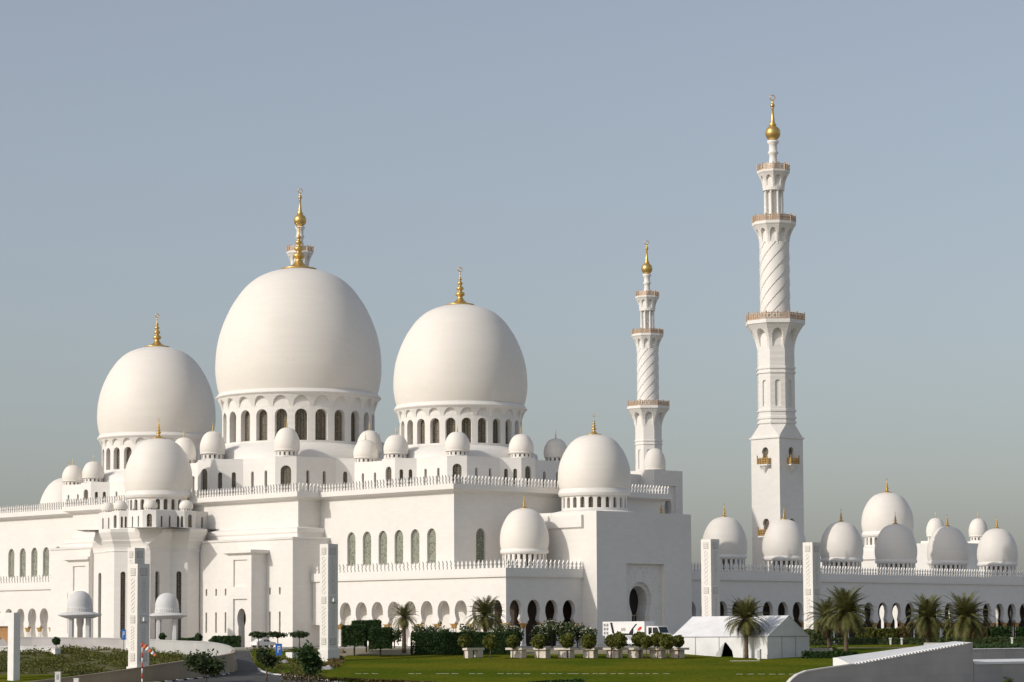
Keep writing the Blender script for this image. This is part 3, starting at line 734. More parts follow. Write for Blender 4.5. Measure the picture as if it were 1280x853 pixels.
def minaret(label):
    c = MC; m = empty('minaret', (c[0], c[1], -2), label, 'minaret', 'tall white minarets'); hs = 3.53
    mb = MB(); cor = [(c[0]+a*hs, c[1]+b*hs) for a, b in ((-1, -1), (1, -1), (1, 1), (-1, 1))]
    bal = (18.6, 32.3)
    base = obj('square_shaft', MB(), 'marble', m)
    for i in range(4):
        ops = []
        A, B = cor[i], cor[(i+1) % 4]
        zs = [-2, 26, 37.3]
        for j, zb in enumerate(bal):
            wall(mb, A, B, zs[j], zs[j+1], [keyhole(hs, 1.25, 1.2, 1.6, zb+.05, zb+1.9, zb+2.4, zb+3.3)], .6, base, 'window', 'darkscreen')
    me = bpy.data.meshes.new('square_shaft'); me.from_pydata([(x-c[0], y-c[1], z+2) for x, y, z in mb.v], [], mb.f); me.materials.append(M['marble']); base.data = me
    for i in range(4):
        ax = ((0, -1), (1, 0), (0, 1), (-1, 0))[i]; t = (-ax[1], ax[0])
        for zb in bal:
            q = (c[0]+ax[0]*(hs+.5), c[1]+ax[1]*(hs+.5)); mb = MB()
            mb.obox(q, t, ax, 1.3, .52, zb-.28, zb)
            o = [(c[0]+ax[0]*hs+t[0]*s+ax[0]*k, c[1]+ax[1]*hs+t[1]*s+ax[1]*k) for s, k in ((-1.1, 0), (-.6, .85), (.6, .85), (1.1, 0))]
            tip = (c[0]+ax[0]*(hs+.05), c[1]+ax[1]*(hs+.05), zb-1.7)
            for p1, p2 in zip(o, o[1:]): mb.face([tip, (*p1, zb-.28), (*p2, zb-.28)])
            b = obj('balcony', mb, 'trim', m, (q[0], q[1], zb))
            mb = MB()
            for s in (-1.2, -.6, 0, .6, 1.2): mb.obox((q[0]+t[0]*s+ax[0]*.42, q[1]+t[1]*s+ax[1]*.42), t, ax, .10, .08, zb, zb+1.25+(.45 if abs(s) > 1 else 0))
            for zz in (.15, .55, .98): mb.obox((q[0]+ax[0]*.42, q[1]+ax[1]*.42), t, ax, 1.25, .05, zb+zz, zb+zz+.18)
            for s in (-1.22, 1.22): mb.obox((q[0]+t[0]*s-ax[0]*.05, q[1]+t[1]*s-ax[1]*.05), ax, t, .45, .05, zb+.1, zb+1.15)
            obj('railing', mb, 'capital', b)
    # splayed shoulder: square to octagon
    mb = MB(); mb.box(c[0]-hs-.22, c[0]+hs+.22, c[1]-hs-.22, c[1]+hs+.22, 37.25, 37.6)
    ra = 3.46; tt = math.tan(pi/8)*ra
    octv = []
    for i in range(4):
        (ax, ay), (bx, by) = ((-1, -1), (1, -1), (1, 1), (-1, 1))[i], ((1, -1), (1, 1), (-1, 1), (-1, -1))[i]
        nx, ny = ((0, -1), (1, 0), (0, 1), (-1, 0))[i]; tx, ty = -ny, nx
        octv += [(c[0]+nx*ra-tx*tt, c[1]+ny*ra-ty*tt), (c[0]+nx*ra+tx*tt, c[1]+ny*ra+ty*tt)]
    for i in range(4):
        A, B = cor[i], cor[(i+1) % 4]; p, q = octv[2*i], octv[2*i+1]; r_ = octv[(2*i+2) % 8]
        mb.face([(*A, 37.6), (*B, 37.6), (*q, 39.9), (*p, 39.9)]); mb.face([(*B, 37.6), (*r_, 39.9), (*q, 39.9)])
    obj('shoulder', mb, 'marble', m)
    mb = MB()
    for k in range(8):
        fn = prism_face_map(c, k, 8, lambda z: ra)
        op = [(-.36, 43.5)]+[(-.36*cos(pi*i/8), 48.1+.5*sin(pi*i/8)) for i in range(9)]+[(.36, 43.5)]
        panel(mb, fn, -1, 1, 39.9, 55.2, [op], .28)
        mb.face([fn(x, z, .28) for x, z in op])
    oct_ = obj('octagonal_shaft', mb, 'marble', m)
    mb = MB(); R8 = ra/cos(pi/8)
    for z0, z1 in ((40.2, 40.6), (41.1, 41.5), (42.5, 42.85), (49.9, 50.2), (50.75, 51.1)):
        mb = MB(); mb.lathe([(R8-.05, z0-.12), (R8+.22, z0), (R8+.22, z1), (R8-.05, z1+.12)], 8, c, False, pi/8); obj('moulding', mb, 'trim', oct_)
    mb = MB(); corbel(mb, c, 8, ra, 54.3, 5.3, 59.15, .95, 5.55); b = obj('lower_balcony', mb, 'trim', m, (c[0], c[1], 54.3)); railing(b, c, 8, 5.4, 60.1, 1.35)
    # twisted shaft
    mb = MB(); n, nz = 192, 90; rows = []
    for i in range(nz+1):
        z = 60.1+15.4*i/nz; row = []
        for k in range(n):
            th = 2*pi*k/n; ph = (th*8-(z-60)*2.45) % (2*pi)/(2*pi)
            row.append((c[0]+(2.80+.13*ph)*cos(th), c[1]+(2.80+.13*ph)*sin(th), z))
        rows.append(mb.vs(row))
    for a, b_ in zip(rows, rows[1:]):
        for k in range(n): j = (k+1) % n; mb.fi([a[k], a[j], b_[j], b_[k]])
    mb.lathe([(3.05, 60.1), (3.05, 60.7), (2.9, 60.9)], 48, c)
    obj('twisted_shaft', mb, 'trim', m)
    mb = MB(); corbel(mb, c, 10, 2.75, 75.0, 3.85, 78.65, .8, 4.05); b = obj('middle_balcony', mb, 'trim', m, (c[0], c[1], 75)); railing(b, c, 10, 3.95, 79.45, 1.2, 0, 3)
    mb = MB(); mb.lathe([(1.25, 79.4), (1.25, 86.4)], 24, c)
    for k in range(8): a = 2*pi*(k+.5)/8; mb.lathe([(.36, 79.45), (.36, 79.9), (.25, 80.1), (.24, 85.6), (.36, 85.9), (.36, 86.3)], 10, (c[0]+1.72*cos(a), c[1]+1.72*sin(a)))
    mb.lathe([(1.2, 85.7), (2.1, 85.7), (2.1, 86.3), (1.2, 86.3)], 24, c, False)
    obj('lantern', mb, 'trim', m)
    mb = MB(); corbel(mb, c, 8, 1.98, 86.2, 2.78, 89.0, .62, 2.95, .3); b = obj('upper_balcony', mb, 'trim', m, (c[0], c[1], 86.2)); railing(b, c, 8, 2.85, 89.62, 1.15, .3, 2)
    mb = MB(); mb.lathe([(1.3, 89.6), (1.2, 90.2), (.85, 91.4), (.72, 92.3), (.78, 92.8), (1.02, 93.1), (1.02, 93.35), (.8, 93.6), (.8, 94.8), (1.12, 95.2), (1.12, 95.6), (.5, 95.7)], 24, c); obj('neck', mb, 'trim', m)
    mb = MB(); mb.sphere((*c, 97.1), 1.5, 24); mb.lathe([(.55, 98.4), (.75, 98.7), (.42, 99.2), (.30, 100.5), (.2, 101.9), (.3, 102.05), (.2, 102.2)], 14, c); mb.sphere((*c, 102.55), .46, 12); mb.lathe([(.16, 102.9), (.2, 103.4), (0, 103.6)], 10, c)
    mb.ring((c[0], c[1], 104.1), .5, .09, (.72, -.69)); obj('finial', mb, 'gold', m)
    return m
mn = minaret('tallest white minaret seen in full beside the shaded arcade')
dup(mn, None, (MC[0]+119.6, MC[1]+144.1, -2), 'slender more distant minaret rising behind the gate block dome')
dup(mn, None, (MC[0], MC[1]+144.1, -2), 'minaret almost wholly hidden, its gilded ball and top balcony above the largest dome')

# ------------------------------------------------------------------ plants
rnd = random.Random(5)
def leaf(mb, p, s, up=0.0):
    """one small leaf quad, turned at random"""
    a = Vector((rnd.gauss(0, 1), rnd.gauss(0, 1), rnd.gauss(0, 1)+up)).normalized()
    b = a.cross(Vector((rnd.gauss(0, 1), rnd.gauss(0, 1), rnd.gauss(0, 1)))).normalized()
    mb.face([p-a*s-b*s*.5, p+a*s-b*s*.6, p+a*s*1.1+b*s*.5, p-a*s*.9+b*s*.55])
def blob(mb, c, rx, ry, rz, n, s, shell=.55, lump=.18):
    """leaves through an uneven ellipsoid, thicker towards the outside"""
    ph = [rnd.uniform(0, 6.28) for _ in range(6)]
    for _ in range(n):
        d = Vector((rnd.gauss(0, 1), rnd.gauss(0, 1), rnd.gauss(0, 1))).normalized()
        r = (shell+(1-shell)*rnd.random()**.6)*(1+lump*sin(3*d.x+ph[0])*cos(4*d.y+ph[1])+lump*.7*sin(5*d.z+3*d.x+ph[2]))
        leaf(mb, Vector((c[0]+d.x*rx*r, c[1]+d.y*ry*r, c[2]+d.z*rz*r)), s*rnd.uniform(.6, 1.3))
def boxleaves(mb, c, ax, ay, hx, hy, z0, z1, dens, s, soft=.05):
    """clipped block: leaves over the faces of an oblong with slightly worn edges"""
    A = [(2*hx*(z1-z0), 'y'), (2*hy*(z1-z0), 'x'), (4*hx*hy, 'z')]; tot = A[0][0]*2+A[1][0]*2+A[2][0]
    for _ in range(int(tot*dens)):
        t = rnd.random()*tot; u, v = rnd.uniform(-1, 1), rnd.uniform(-1, 1); k = rnd.gauss(0, soft)
        if t < A[0][0]*2: x, y, z = u*hx, (1 if t < A[0][0] else -1)*hy+k, z0+(v*.5+.5)*(z1-z0)
        elif t < A[0][0]*2+A[1][0]*2: x, y, z = (1 if t < A[0][0]*2+A[1][0] else -1)*hx+k, u*hy, z0+(v*.5+.5)*(z1-z0)
        else: x, y, z = u*hx, v*hy, z1+k
        z += .04*sin(x*1.3)+.03*sin(x*3.1+y*2)
        leaf(mb, Vector((c[0]+ax[0]*x+ay[0]*y, c[1]+ax[1]*x+ay[1]*y, z)), s*rnd.uniform(.6, 1.2))
    mb.obox(c, ax, ay, hx*.93, hy*.86, z0+.05, z1-.12)
RX, RY = (r0.x, r0.y), (f0.x, f0.y)
def topiary(p, r, h, label, group='clipped ball bushes along the lawn'):
    t = empty('topiary_bush', p, label, 'bush', group)
    mb = MB(); mb.tube([(p.x, p.y, p.z), (p.x+.05, p.y, p.z+h-r*.6)], [.09, .06], 6); obj('stem', mb, 'trunk', t)
    mb = MB(); c = (p.x, p.y, p.z+h); blob(mb, c, r, r, r*.98, 620, .16, .72, .07); mb.sphere(c, r*.78, 12); obj('crown', mb, 'topiary', t)
    return t
def palm(p, H, R, label, n=40, dry=14, tilt=0):
    t = empty('date_palm', p, label, 'palm tree', 'date palms')
    top = Vector((p.x+tilt, p.y, p.z+H)); mb = MB(); k = 14
    pts = [Vector((p.x+tilt*(i/k)**2, p.y, p.z+(H)*i/k)) for i in range(k+1)]
    mb.tube(pts, [.34-.10*i/k+(.03 if i % 2 else 0) for i in range(k+1)], 9)
    mb.sphere((top.x, top.y, top.z-.25), .45, 10, 1.5); obj('trunk', mb, 'bark', t)
    def fronds(mb, cnt, e0, e1, L0, L1, w):
        for i in range(cnt):
            az = i*2.39996+rnd.uniform(-.25, .25); el = e0+(e1-e0)*((i+.5)/cnt)+rnd.uniform(-.12, .12); L = rnd.uniform(L0, L1)
            dirv = Vector((cos(az), sin(az), 0)); pos = top.copy(); e = el; seg = 11; step = L/seg; prev = pos
            for j in range(seg):
                e -= .05+.075*(j/seg)*2*max(.25, cos(el))
                nx = pos+(dirv*cos(e)+Vector((0, 0, sin(e))))*step
                side = dirv.cross(Vector((0, 0, 1))).normalized()
                wd = w*sin(pi*min(.97, (j+1.2)/(seg+1)))**.7
                for sgn in (-1, 1):
                    for q in (0, .33, .66):
                        b0 = pos.lerp(nx, q); b1 = pos.lerp(nx, q+.34)
                        tipp = b0+(nx-pos)*1.5+side*sgn*wd*rnd.uniform(.8, 1.1)+Vector((0, 0, -.22*wd+rnd.uniform(-.06, .10)))
                        mb.face([b0, b1, tipp])
                mb.face([pos+side*.035, pos-side*.035, nx-side*.03, nx+side*.03])
                pos = nx
    mb = MB(); fronds(mb, int(n*1.8), 1.5, -.35, R*.95, R*1.25, R*.21); obj('crown', mb, 'palm', t)
    mb = MB(); fronds(mb, int(dry*1.6), -.35, -1.15, R*.55, R*.9, R*.16); obj('dry_fronds', mb, 'drypalm', t)
    return t
def tree(p, H, rx, rz, label, group=None, mat='tree', n=900, s=.2, name='garden_tree', lump=.3, blobs=5, vs=.3):
    t = empty(name, p, label, 'tree', group); mb = MB(); cz = p.z+H-rz
    mb.tube([(p.x, p.y, p.z), (p.x+.1, p.y+.05, p.z+(H-2*rz)*.6), (p.x, p.y, cz)], [.05+.022*H, .04+.018*H, .05], 7)
    for i in range(5):
        a = i*1.26+.4; b = (p.x+.6*rx*cos(a), p.y+.6*rx*sin(a), cz+.2*rz*sin(3*a)); mb.tube([(p.x, p.y, cz-rz*.9), ((p.x+b[0])/2, (p.y+b[1])/2, cz-rz*.25), b], [.07, .05, .02], 5)
    obj('trunk', mb, 'trunk', t); mb = MB()
    for i in range(blobs):
        a = i*2.4+rnd.random(); rr = .45*rx if i else 0
        blob(mb, (p.x+rr*cos(a), p.y+rr*sin(a), cz+rz*(vs*(2*((i*.618)%1)-1))), rx*rnd.uniform(.5, .72), rx*rnd.uniform(.5, .72), rz*rnd.uniform(.5, .75), n//blobs, s, .3, lump)
    obj('crown', mb, mat, t); return t
def hedge(c, hx, hy, z0, z1, label, mat='hedge', group=None, dens=34, s=.17, name='clipped_hedge'):
    mb = MB(); boxleaves(mb, (c.x, c.y), RX, RY, hx, hy, z0, z1, dens, s)
    o = obj(name, mb, mat, None, (c.x, c.y, z0)); return tag(o, label, 'hedge', group)

# palms
palm(G(505, 396), 5.3, 2.3, 'slim date palm between the box trees and the long hedge', 30, 8)
palm(G(607, 402), 5.1, 3.2, 'date palm rising behind the long dark hedge', 44, 10)
palm(GP(933, 823.5), 5.7, 3.4, 'date palm standing alone in front of the white tent', 46, 18)
palm(GP(1037, 814), 4.9, 3.3, 'browner and shorter date palm of the close pair beside the tent', 40, 26, -.6)
palm(GP(1058, 822), 6.5, 4.1, 'tallest date palm, right of the tent gable', 50, 16)
palm(G(1160, 402), 4.4, 3.7, 'left date palm of the pair above the sloping ramp wall', 48, 20)
palm(G(1207, 398), 4.6, 4.1, 'right date palm of the pair above the sloping ramp wall', 48, 16)
# long hedge and box trees
a = GP(514.5, 818.5); b = GP(645, 818); m_ = (a+b)/2
hedge(m_, (b-a).length/2, 1.0, a.z-.05, a.z+3.25, 'long dark green clipped hedge behind the lawn', dens=60, s=.12)
for u, D, w_, hh, lab in ((443, 820, 1.75, 4.5, 'cube shaped clipped tree nearest the tall pylon'), (475.5, 821, 1.6, 4.2, 'cube shaped clipped tree nearest the slim palm'), (458, 815.5, 2.1, 4.75, 'taller cube shaped tree standing behind the other two')):
    p = GP(u, D); t = empty('box_tree', p, lab, 'tree', 'box trees clipped to cubes')
    mb = MB(); mb.tube([p, p+Vector((0, 0, hh-2.8))], [.14, .11], 7); obj('trunk', mb, 'trunk', t)
    mb = MB(); boxleaves(mb, (p.x, p.y), RX, RY, w_, w_, p.z+hh-3.05, p.z+hh, 60, .12, .06); obj('crown', mb, 'hedge', t)
# row of stone benches and ball bushes at the far edge of the lawn
def bench(u, D, L, label):
    p = GP(u, 822.5); b = empty('stone_bench', p, label, 'bench', 'stone benches along the lawn')
    if u > 600:
        mb = MB(); mb.box(p.x-.85, p.x+.85, p.y-1.75, p.y+1.75, p.z+1.18, p.z+1.5); obj('slab', mb, 'benchstone', b)
        mb = MB(); mb.box(p.x-.5, p.x+.5, p.y-1.1-.25*(u % 2), p.y+1.0, p.z-.1, p.z+1.178); obj('leg', mb, 'benchstone', b); return b
    mb = MB(); mb.box(p.x-L/2, p.x+L/2, p.y-.5, p.y+.5, p.z+1.15, p.z+1.5); obj('slab', mb, 'benchstone', b)
    for s in (-1, 1):
        mb = MB(); q = p.x+s*(L/2-.75); mb.box(q-.5, q+.5, p.y-.42, p.y+.42, p.z-.1, p.z+1.148); obj('leg', mb, 'benchstone', b)
    return b
bl = ['leftmost stone bench in front of the long hedge', 'stone bench at the right end of the long hedge', 'stone bench below the gallery corner column', 'stone bench below the flowering shrubs', 'stone bench left of the white lorry', 'stone bench under the tail of the white lorry',
      'stone bench in front of the white pickup', 'stone bench in front of the lorry cab', 'stone bench nearest the tent']
for u, l in zip((592, 647, 677, 707, 738, 767, 794, 821, 846), bl): bench(u, 389, 3.6, l)
tb_ = [(581, 1.0, 'small ball bush left of the first stone bench'), (613, 1.05, 'ball bush against the long dark hedge, right of the first bench'), (641, .95, 'ball bush at the right end of the long dark hedge'), (673.5, 1.08, 'ball bush below the corner column of the gallery'),
       (709, 1.1, 'ball bush in front of the flowering shrubs'), (736, 1.12, 'ball bush between the shrubs and the white lorry'), (764, .95, 'lower ball bush under the tail of the lorry'), (774, 1.2, 'taller ball bush in front of the lorry box'),
       (800, 1.15, 'bushy ball bush hiding the back of the pickup'), (808, .95, 'lower ball bush right of the pickup'), (822, 1.1, 'ball bush just below the lorry cab'), (834, 1.15, 'ball bush right of the lorry, left of the last one'), (848, .9, 'ball bush closest to the white tent')]
for i, (u, r, l) in enumerate(tb_): topiary(GP(u, 824.2 if i % 2 else 823), r, 2.55+.35*(r-1)+(.15 if i in (7, 8, 10) else 0), l)
# flowering shrubs
def shrub(u, D, r, h, label, fl=105, mat='shrub'):
    h *= .93; p = G(u, D+4); s = empty('flowering_shrub', p, label, 'shrub', 'white flowering shrubs by the gallery')
    mb = MB(); mb.tube([p, p+Vector((0, 0, h*.6))], [.12, .07], 6)
    for i in range(4): mb.tube([p+Vector((0, 0, h*.25)), p+Vector((r*.6*cos(i*1.6), r*.6*sin(i*1.6), h*.75))], [.07, .03], 5)
    obj('stem', mb, 'trunk', s)
    mb = MB()
    for i in range(4): blob(mb, (p.x+r*.5*cos(i*1.7), p.y+r*.5*sin(i*1.7), p.z+h*.64+.25*sin(i*2.1)), r*.7, r*.7, h*.34, 130, .19, .2, .35)
    obj('foliage', mb, mat, s); mb = MB()
    for i in range(fl):
        a = rnd.uniform(0, 6.28); e = rnd.uniform(-.1, 1.3); q = Vector((p.x+r*1.1*cos(a)*cos(e), p.y+r*1.1*sin(a)*cos(e), p.z+h*.6+h*.42*sin(e)))
        leaf(mb, q+Vector((0, 0, .06)), rnd.uniform(.05, .10))
    obj('flowers', mb, 'petal', s)['kind'] = 'stuff'
sh = [(526, 403, 1.5, 4.0, 'white flowering shrub at the left end of the long hedge'), (541, 404, 1.4, 3.7, 'white flowering shrub behind the left part of the long hedge'), (556, 402, 1.3, 3.5, 'third white flowering shrub from the left end of the long hedge'), (585, 405, 1.4, 3.9, 'white flowering shrub just left of the palm behind the hedge'),
      (628, 405, 1.5, 3.9, 'white flowering shrub just right of the palm behind the hedge'), (642, 404, 1.3, 3.6, 'white flowering shrub at the right end of the long hedge'), (676, 402, 1.4, 3.8, 'leftmost flowering shrub in front of the shaded arches'), (690, 404, 1.7, 4.5, 'largest flowering shrub in front of the shaded arches'),
      (706, 403, 1.8, 4.3, 'flowering shrub in the middle of the shaded arches'), (722, 405, 1.6, 3.9, 'flowering shrub against the sunlit side of the gate block'), (735, 403, 1.3, 3.3, 'rightmost flowering shrub beside the lorry'), (493, 405, 1.2, 3.4, 'flowering shrub left of the slim palm')]
for a in sh: shrub(*a)

# ------------------------------------------------------------------ tall pylons
def pylon(u, D, w_, vtop, label, lamp=False):
    p = G(u, D); zt = ray(u, vtop).z*D; h = w_/2; o = empty('pylon', p, label, 'pylon', 'tall square light pylons')
    mb = MB(); mb.box(p.x-h, p.x+h, p.y-h, p.y+h, p.z-.3, zt); obj('shaft', mb, 'trim', o)
    mb = MB(); mb.box(p.x-h-.16, p.x+h+.16, p.y-h-.16, p.y+h+.16, p.z-.3, p.z+1.7); obj('base', mb, 'trim', o)
    H = zt-p.z
    for z in (zt-1.05, p.z+H*.52, p.z+2.9):
        for ax, ay in (((0, -1), (-1, 0)), ((1, 0), (0, -1))):
            mb = MB(); c = (p.x+ay[0]*(h+.01), p.y+ay[1]*(h+.01))
            mb.obox(c, ax, ay, .52, .03, z-.5, z+.5); q = obj('square_panel', mb, 'grey', o)
            mb = MB(); c = (p.x+ay[0]*(h+.05), p.y+ay[1]*(h+.05))
            for k in (-.34, -.11, .11, .34): mb.obox((c[0]+ax[0]*k, c[1]+ax[1]*k), ax, ay, .05, .02, z-.44, z+.44)
            for k in (-.33, 0, .33): mb.obox(c, ax, ay, .44, .015, z+k-.04, z+k+.04)
            obj('grille', mb, 'trim', q)
    mb = MB()   # raised scroll line up the sunlit and the shaded side
    for ax, ay in (((0, -1), (-1, 0)), ((1, 0), (0, -1))):
        for z0, z1 in ((p.z+3.8, p.z+H*.52-.9), (p.z+H*.52+.9, zt-1.9)):
            n = 40; pts = []
            for i in range(n+1):
                z = z0+(z1-z0)*i/n; s = .34*sin(i*2*pi/10); pts.append((p.x+ay[0]*(h+.03)+ax[0]*s, p.y+ay[1]*(h+.03)+ax[1]*s, z))
            mb.tube(pts, .028, 4, False)
            pts2 = [(x-2*(x-p.x-ay[0]*(h+.03)) if ax[0] else x, y-2*(y-p.y-ay[1]*(h+.03)) if ax[1] else y, z) for x, y, z in pts]; mb.tube(pts2, .028, 4, False)
    obj('scroll_relief', mb, 'relief', o)
    if lamp:
        z = p.z+H*.52; mb = MB(); mb.obox((p.x+.1, p.y-h-.22), (1, 0), (0, 1), .3, .2, z-.25, z+.25); mb.tube([(p.x+.1, p.y-h-.2, z), (p.x+.1, p.y-h+.1, z)], .05, 6); obj('floodlight', mb, 'white', o)
    return o
pylon(411, 380, 1.9, 680, 'tall square pylon in front of the hall wall, right of the recessed doorway', True)
pylon(173.5, 337, 1.94, 705, 'square pylon nearest at left, behind the striped windsock pole', True)
pylon(169.5, 405, 1.9, 685, 'square pylon half hidden behind the nearer left one')
pylon(889, 416, 2.1, 674, 'square pylon behind the left end of the white tent')
pylon(1016, 418, 2.0, 678, 'square pylon just right of the white tent')

# ------------------------------------------------------------------ kiosks
def kiosk(u, D, k, label):
    p = G(u, D); p.z = -2.1; o = empty('domed_kiosk', p, label, 'kiosk', 'small domed kiosks'); z = p.z
    for i in range(4):
        sx, sy = ((-1, -1), (1, -1), (1, 1), (-1, 1))[i]; mb = MB(); c = (p.x+(RX[0]*sx*1.45+RY[0]*sy*1.45-RX[0]*.25*sy)*k, p.y+(RX[1]*sx*1.45+RY[1]*sy*1.45-RX[1]*.25*sy)*k)
        mb.obox(c, RX, RY, .34*k, .34*k, z, z+5.3*k); mb.obox(c, RX, RY, .22*k, .42*k, z+.05, z+5.29*k); mb.obox(c, RX, RY, .42*k, .22*k, z+.05, z+5.28*k); obj('pillar', mb, 'kioskstone', o)
    mb = MB(); mb.lathe([(0, z+5.2*k), (2.2*k, z+5.22*k), (3.6*k, z+5.7*k), (3.72*k, z+5.85*k), (3.6*k, z+5.95*k), (2.3*k, z+6.3*k), (2.1*k, z+6.35*k)], 48, (p.x, p.y)); obj('roof_disc', mb, 'kioskstone', o)
    mb = MB(); mb.lathe([(2.12*k, z+6.3*k), (2.12*k, z+6.9*k)]+[(2.12*k*r, z+6.9*k+3.0*k*q) for r, q in ((1, 0), (1.0, .12), (.985, .3), (.93, .5), (.82, .68), (.64, .84), (.4, .95), (.2, .99), (0, 1))], 48, (p.x, p.y))
    d = obj('dome', mb, 'kioskstone', o); mb = MB()
    for i in range(36): a = 2*pi*i/36; mb.obox((p.x+2.14*k*cos(a), p.y+2.14*k*sin(a)), (-sin(a), cos(a)), (cos(a), sin(a)), .05, .05, z+6.32*k, z+6.95*k)
    obj('rib_band', mb, 'trim', d); return o
kiosk(99.5, 428, .98, 'white domed kiosk further left, in front of the projecting porch')
kiosk(208.5, 458, .99, 'white domed kiosk further right, below the foot of the apse tower')

# ------------------------------------------------------------------ gate frame at the left edge
p = G(19, 336); gz = p.z; gt = ray(19, 766).z*336
go = empty('square_gate', p, 'white square gate frame with a brown arch inside at the left edge', 'gate')
mb = MB(); L = 7.0; tk = 1.0; pw = 1.35
E0 = p.x-.5; Nn = p.y-.4
mb.box(E0, E0+tk, Nn, Nn+pw, gz-.3, gt-1.75); mb.box(E0, E0+tk, Nn+L-pw, Nn+L, gz-.3, gt-1.75); mb.box(E0, E0+tk, Nn, Nn+L, gt-1.748, gt)
obj('frame', mb, 'white', go)
mb = MB(); f_, l_ = planemap((E0+.35, Nn+L-pw), (E0+.35, Nn+pw)); panel(mb, f_, 0, l_, gz-.2, gt-1.76, [keyhole(l_/2, 3.4, 3.3, 3.6, gz-.2, gz+2.6, gz+3.6, gz+5.5)], .4); obj('arch_panel', mb, 'mosaic', go)

# ------------------------------------------------------------------ tent
tc = GP(960, 824); tzb = tc.z; TL, TW = 18.9, 9.6
to = empty('event_tent', (tc.x, tc.y, tzb), 'large white gabled event tent with an open door flap on the lawn', 'tent')
x0, y0 = tc.x, tc.y; x1, y1 = x0+TW, y0+TL; zb, ze, zr = tzb-.1, tzb+3.35, tzb+6.35; xm = x0+TW/2
mb = MB(); f_, l_ = planemap((x0, y1), (x0, y0))
dc = 7.2+.0; door = [(y1-y0-9.2, zb), (y1-y0-8.4, zb+2.5), (y1-y0-8.1, zb+2.55), (y1-y0-6.9, zb+1.3), (y1-y0-6.6, zb)]
panel(mb, f_, 0, l_, zb, ze, [door], .05)
mb.face([(x0, y0, zb), (x1, y0, zb), (x1, y0, ze), (xm, y0, zr), (x0, y0, ze)]); mb.face([(x1, y0, zb), (x1, y1, zb), (x1, y1, ze), (x1, y0, ze)]); mb.face([(x1, y1, zb), (x0, y1, zb), (x0, y1, ze), (xm, y1, zr), (x1, y1, ze)])
obj('wall', mb, 'tent', to)
mb = MB(); n = 24
for sx in (-1, 1):
    xe = xm+sx*(TW/2+.12); rows = []
    for i in range(n+1):
        y = y0-.08+(TL+.16)*i/n; sag = .10*abs(sin(pi*i*4/n))
        rows.append(mb.vs([(xe, y, ze-.05), (xm+sx*TW*.25, y, (ze+zr)/2-sag*.9), (xm, y, zr+.03)]))
    for a_, b_ in zip(rows, rows[1:]):
        for k in range(2): mb.fi([a_[k], a_[k+1], b_[k+1], b_[k]])
obj('roof', mb, 'tent', to)
mb = MB()
for i in range(5):
    y = y0+TL*i/4; mb.box(x0-.05, x0-.005, y-.05 if i else y, y+.05, zb, ze)
mb.box(x0-.06, x0-.01, y0, y1, ze-.14, ze-.02); mb.box(x0, x1, y0-.05, y0-.01, ze-.1, ze)
for q in (.33, .66): mb.box(x0+TW*q-.04, x0+TW*q+.04, y0-.05, y0-.01, zb, ze)
obj('frame', mb, 'metal', to)
mb = MB(); mb.face([(x0-.05, y1-(TL-9.2), zb)] if False else [(x0-.06, y1-(TL-9.25)+0, zb), (x0-.1, y1-(TL-8.4)+.05, zb+2.5), (x0-.5, y1-(TL-9.6), zb+.9), (x0-.4, y1-(TL-9.9), zb)]); obj('door_flap', mb, 'tent', to)
mb = MB(); q = GP(949, 824.5); mb.box(q.x-.2, q.x+.2, q.y-.25, q.y+.25, q.z, q.z+1.5); o = obj('utility_cabinet', mb, 'white', None, q); tag(o, 'small white cabinet standing by the tent wall right of the palm', 'cabinet')
mb = MB(); mb.box(q.x-.21, q.x-.205, q.y-.2, q.y+.2, q.z+.15, q.z+1.35); obj('door', mb, 'grey', o)
q = GP(931, 826.5); mb = MB(); mb.obox((q.x, q.y), RX, RY, 2.1, .5, q.z, q.z+.05); o = obj('paving_strip', mb, 'white', None, q); tag(o, 'pale paved strip on the grass in front of the tent', 'paving')

# ------------------------------------------------------------------ lorry, pickup, car
def wheel(parent, c, r, w_):
    mb = MB(); n = 20
    pr = [(r*.55, -w_/2), (r*.9, -w_/2), (r, -w_*.3), (r, w_*.3), (r*.9, w_/2), (r*.55, w_/2)]
    rows = [mb.vs([(c[0]+q*cos(2*pi*k/n), c[1]+y, c[2]+q*sin(2*pi*k/n)) for k in range(n)]) for q, y in pr]
    for a_, b_ in zip(rows, rows[1:]):
        for k in range(n): mb.fi([a_[k], a_[(k+1) % n], b_[(k+1) % n], b_[k]], True)
    o = obj('wheel', mb, 'black', parent, c); mb = MB()
    rows = [mb.vs([(c[0]+r*.55*cos(2*pi*k/n), c[1]+y, c[2]+r*.55*sin(2*pi*k/n)) for k in range(n)]) for y in (-w_*.42, w_*.42)]
    mb.fi(rows[0]); mb.fi(list(reversed(rows[1])))
    for k in range(n): mb.fi([rows[0][k], rows[0][(k+1) % n], rows[1][(k+1) % n], rows[1][k]])
    obj('rim', mb, 'metal', o)
def yprof(mb, pts, y0, y1):
    """outline in x,z pushed through in y"""
    a_ = mb.vs([(x, y0, z) for x, z in pts]); b_ = mb.vs([(x, y1, z) for x, z in pts]); n = len(pts)
    mb.fi(a_); mb.fi(list(reversed(b_)))
    for k in range(n): mb.fi([a_[k], b_[k], b_[(k+1) % n], a_[(k+1) % n]])
t0 = P(753.5, 800, 428); tx, ty = t0.x, t0.y; tg = -2.0
lo = empty('box_lorry', (tx, ty, tg), 'white box lorry with dark swooping graphics parked before the gate block', 'lorry')
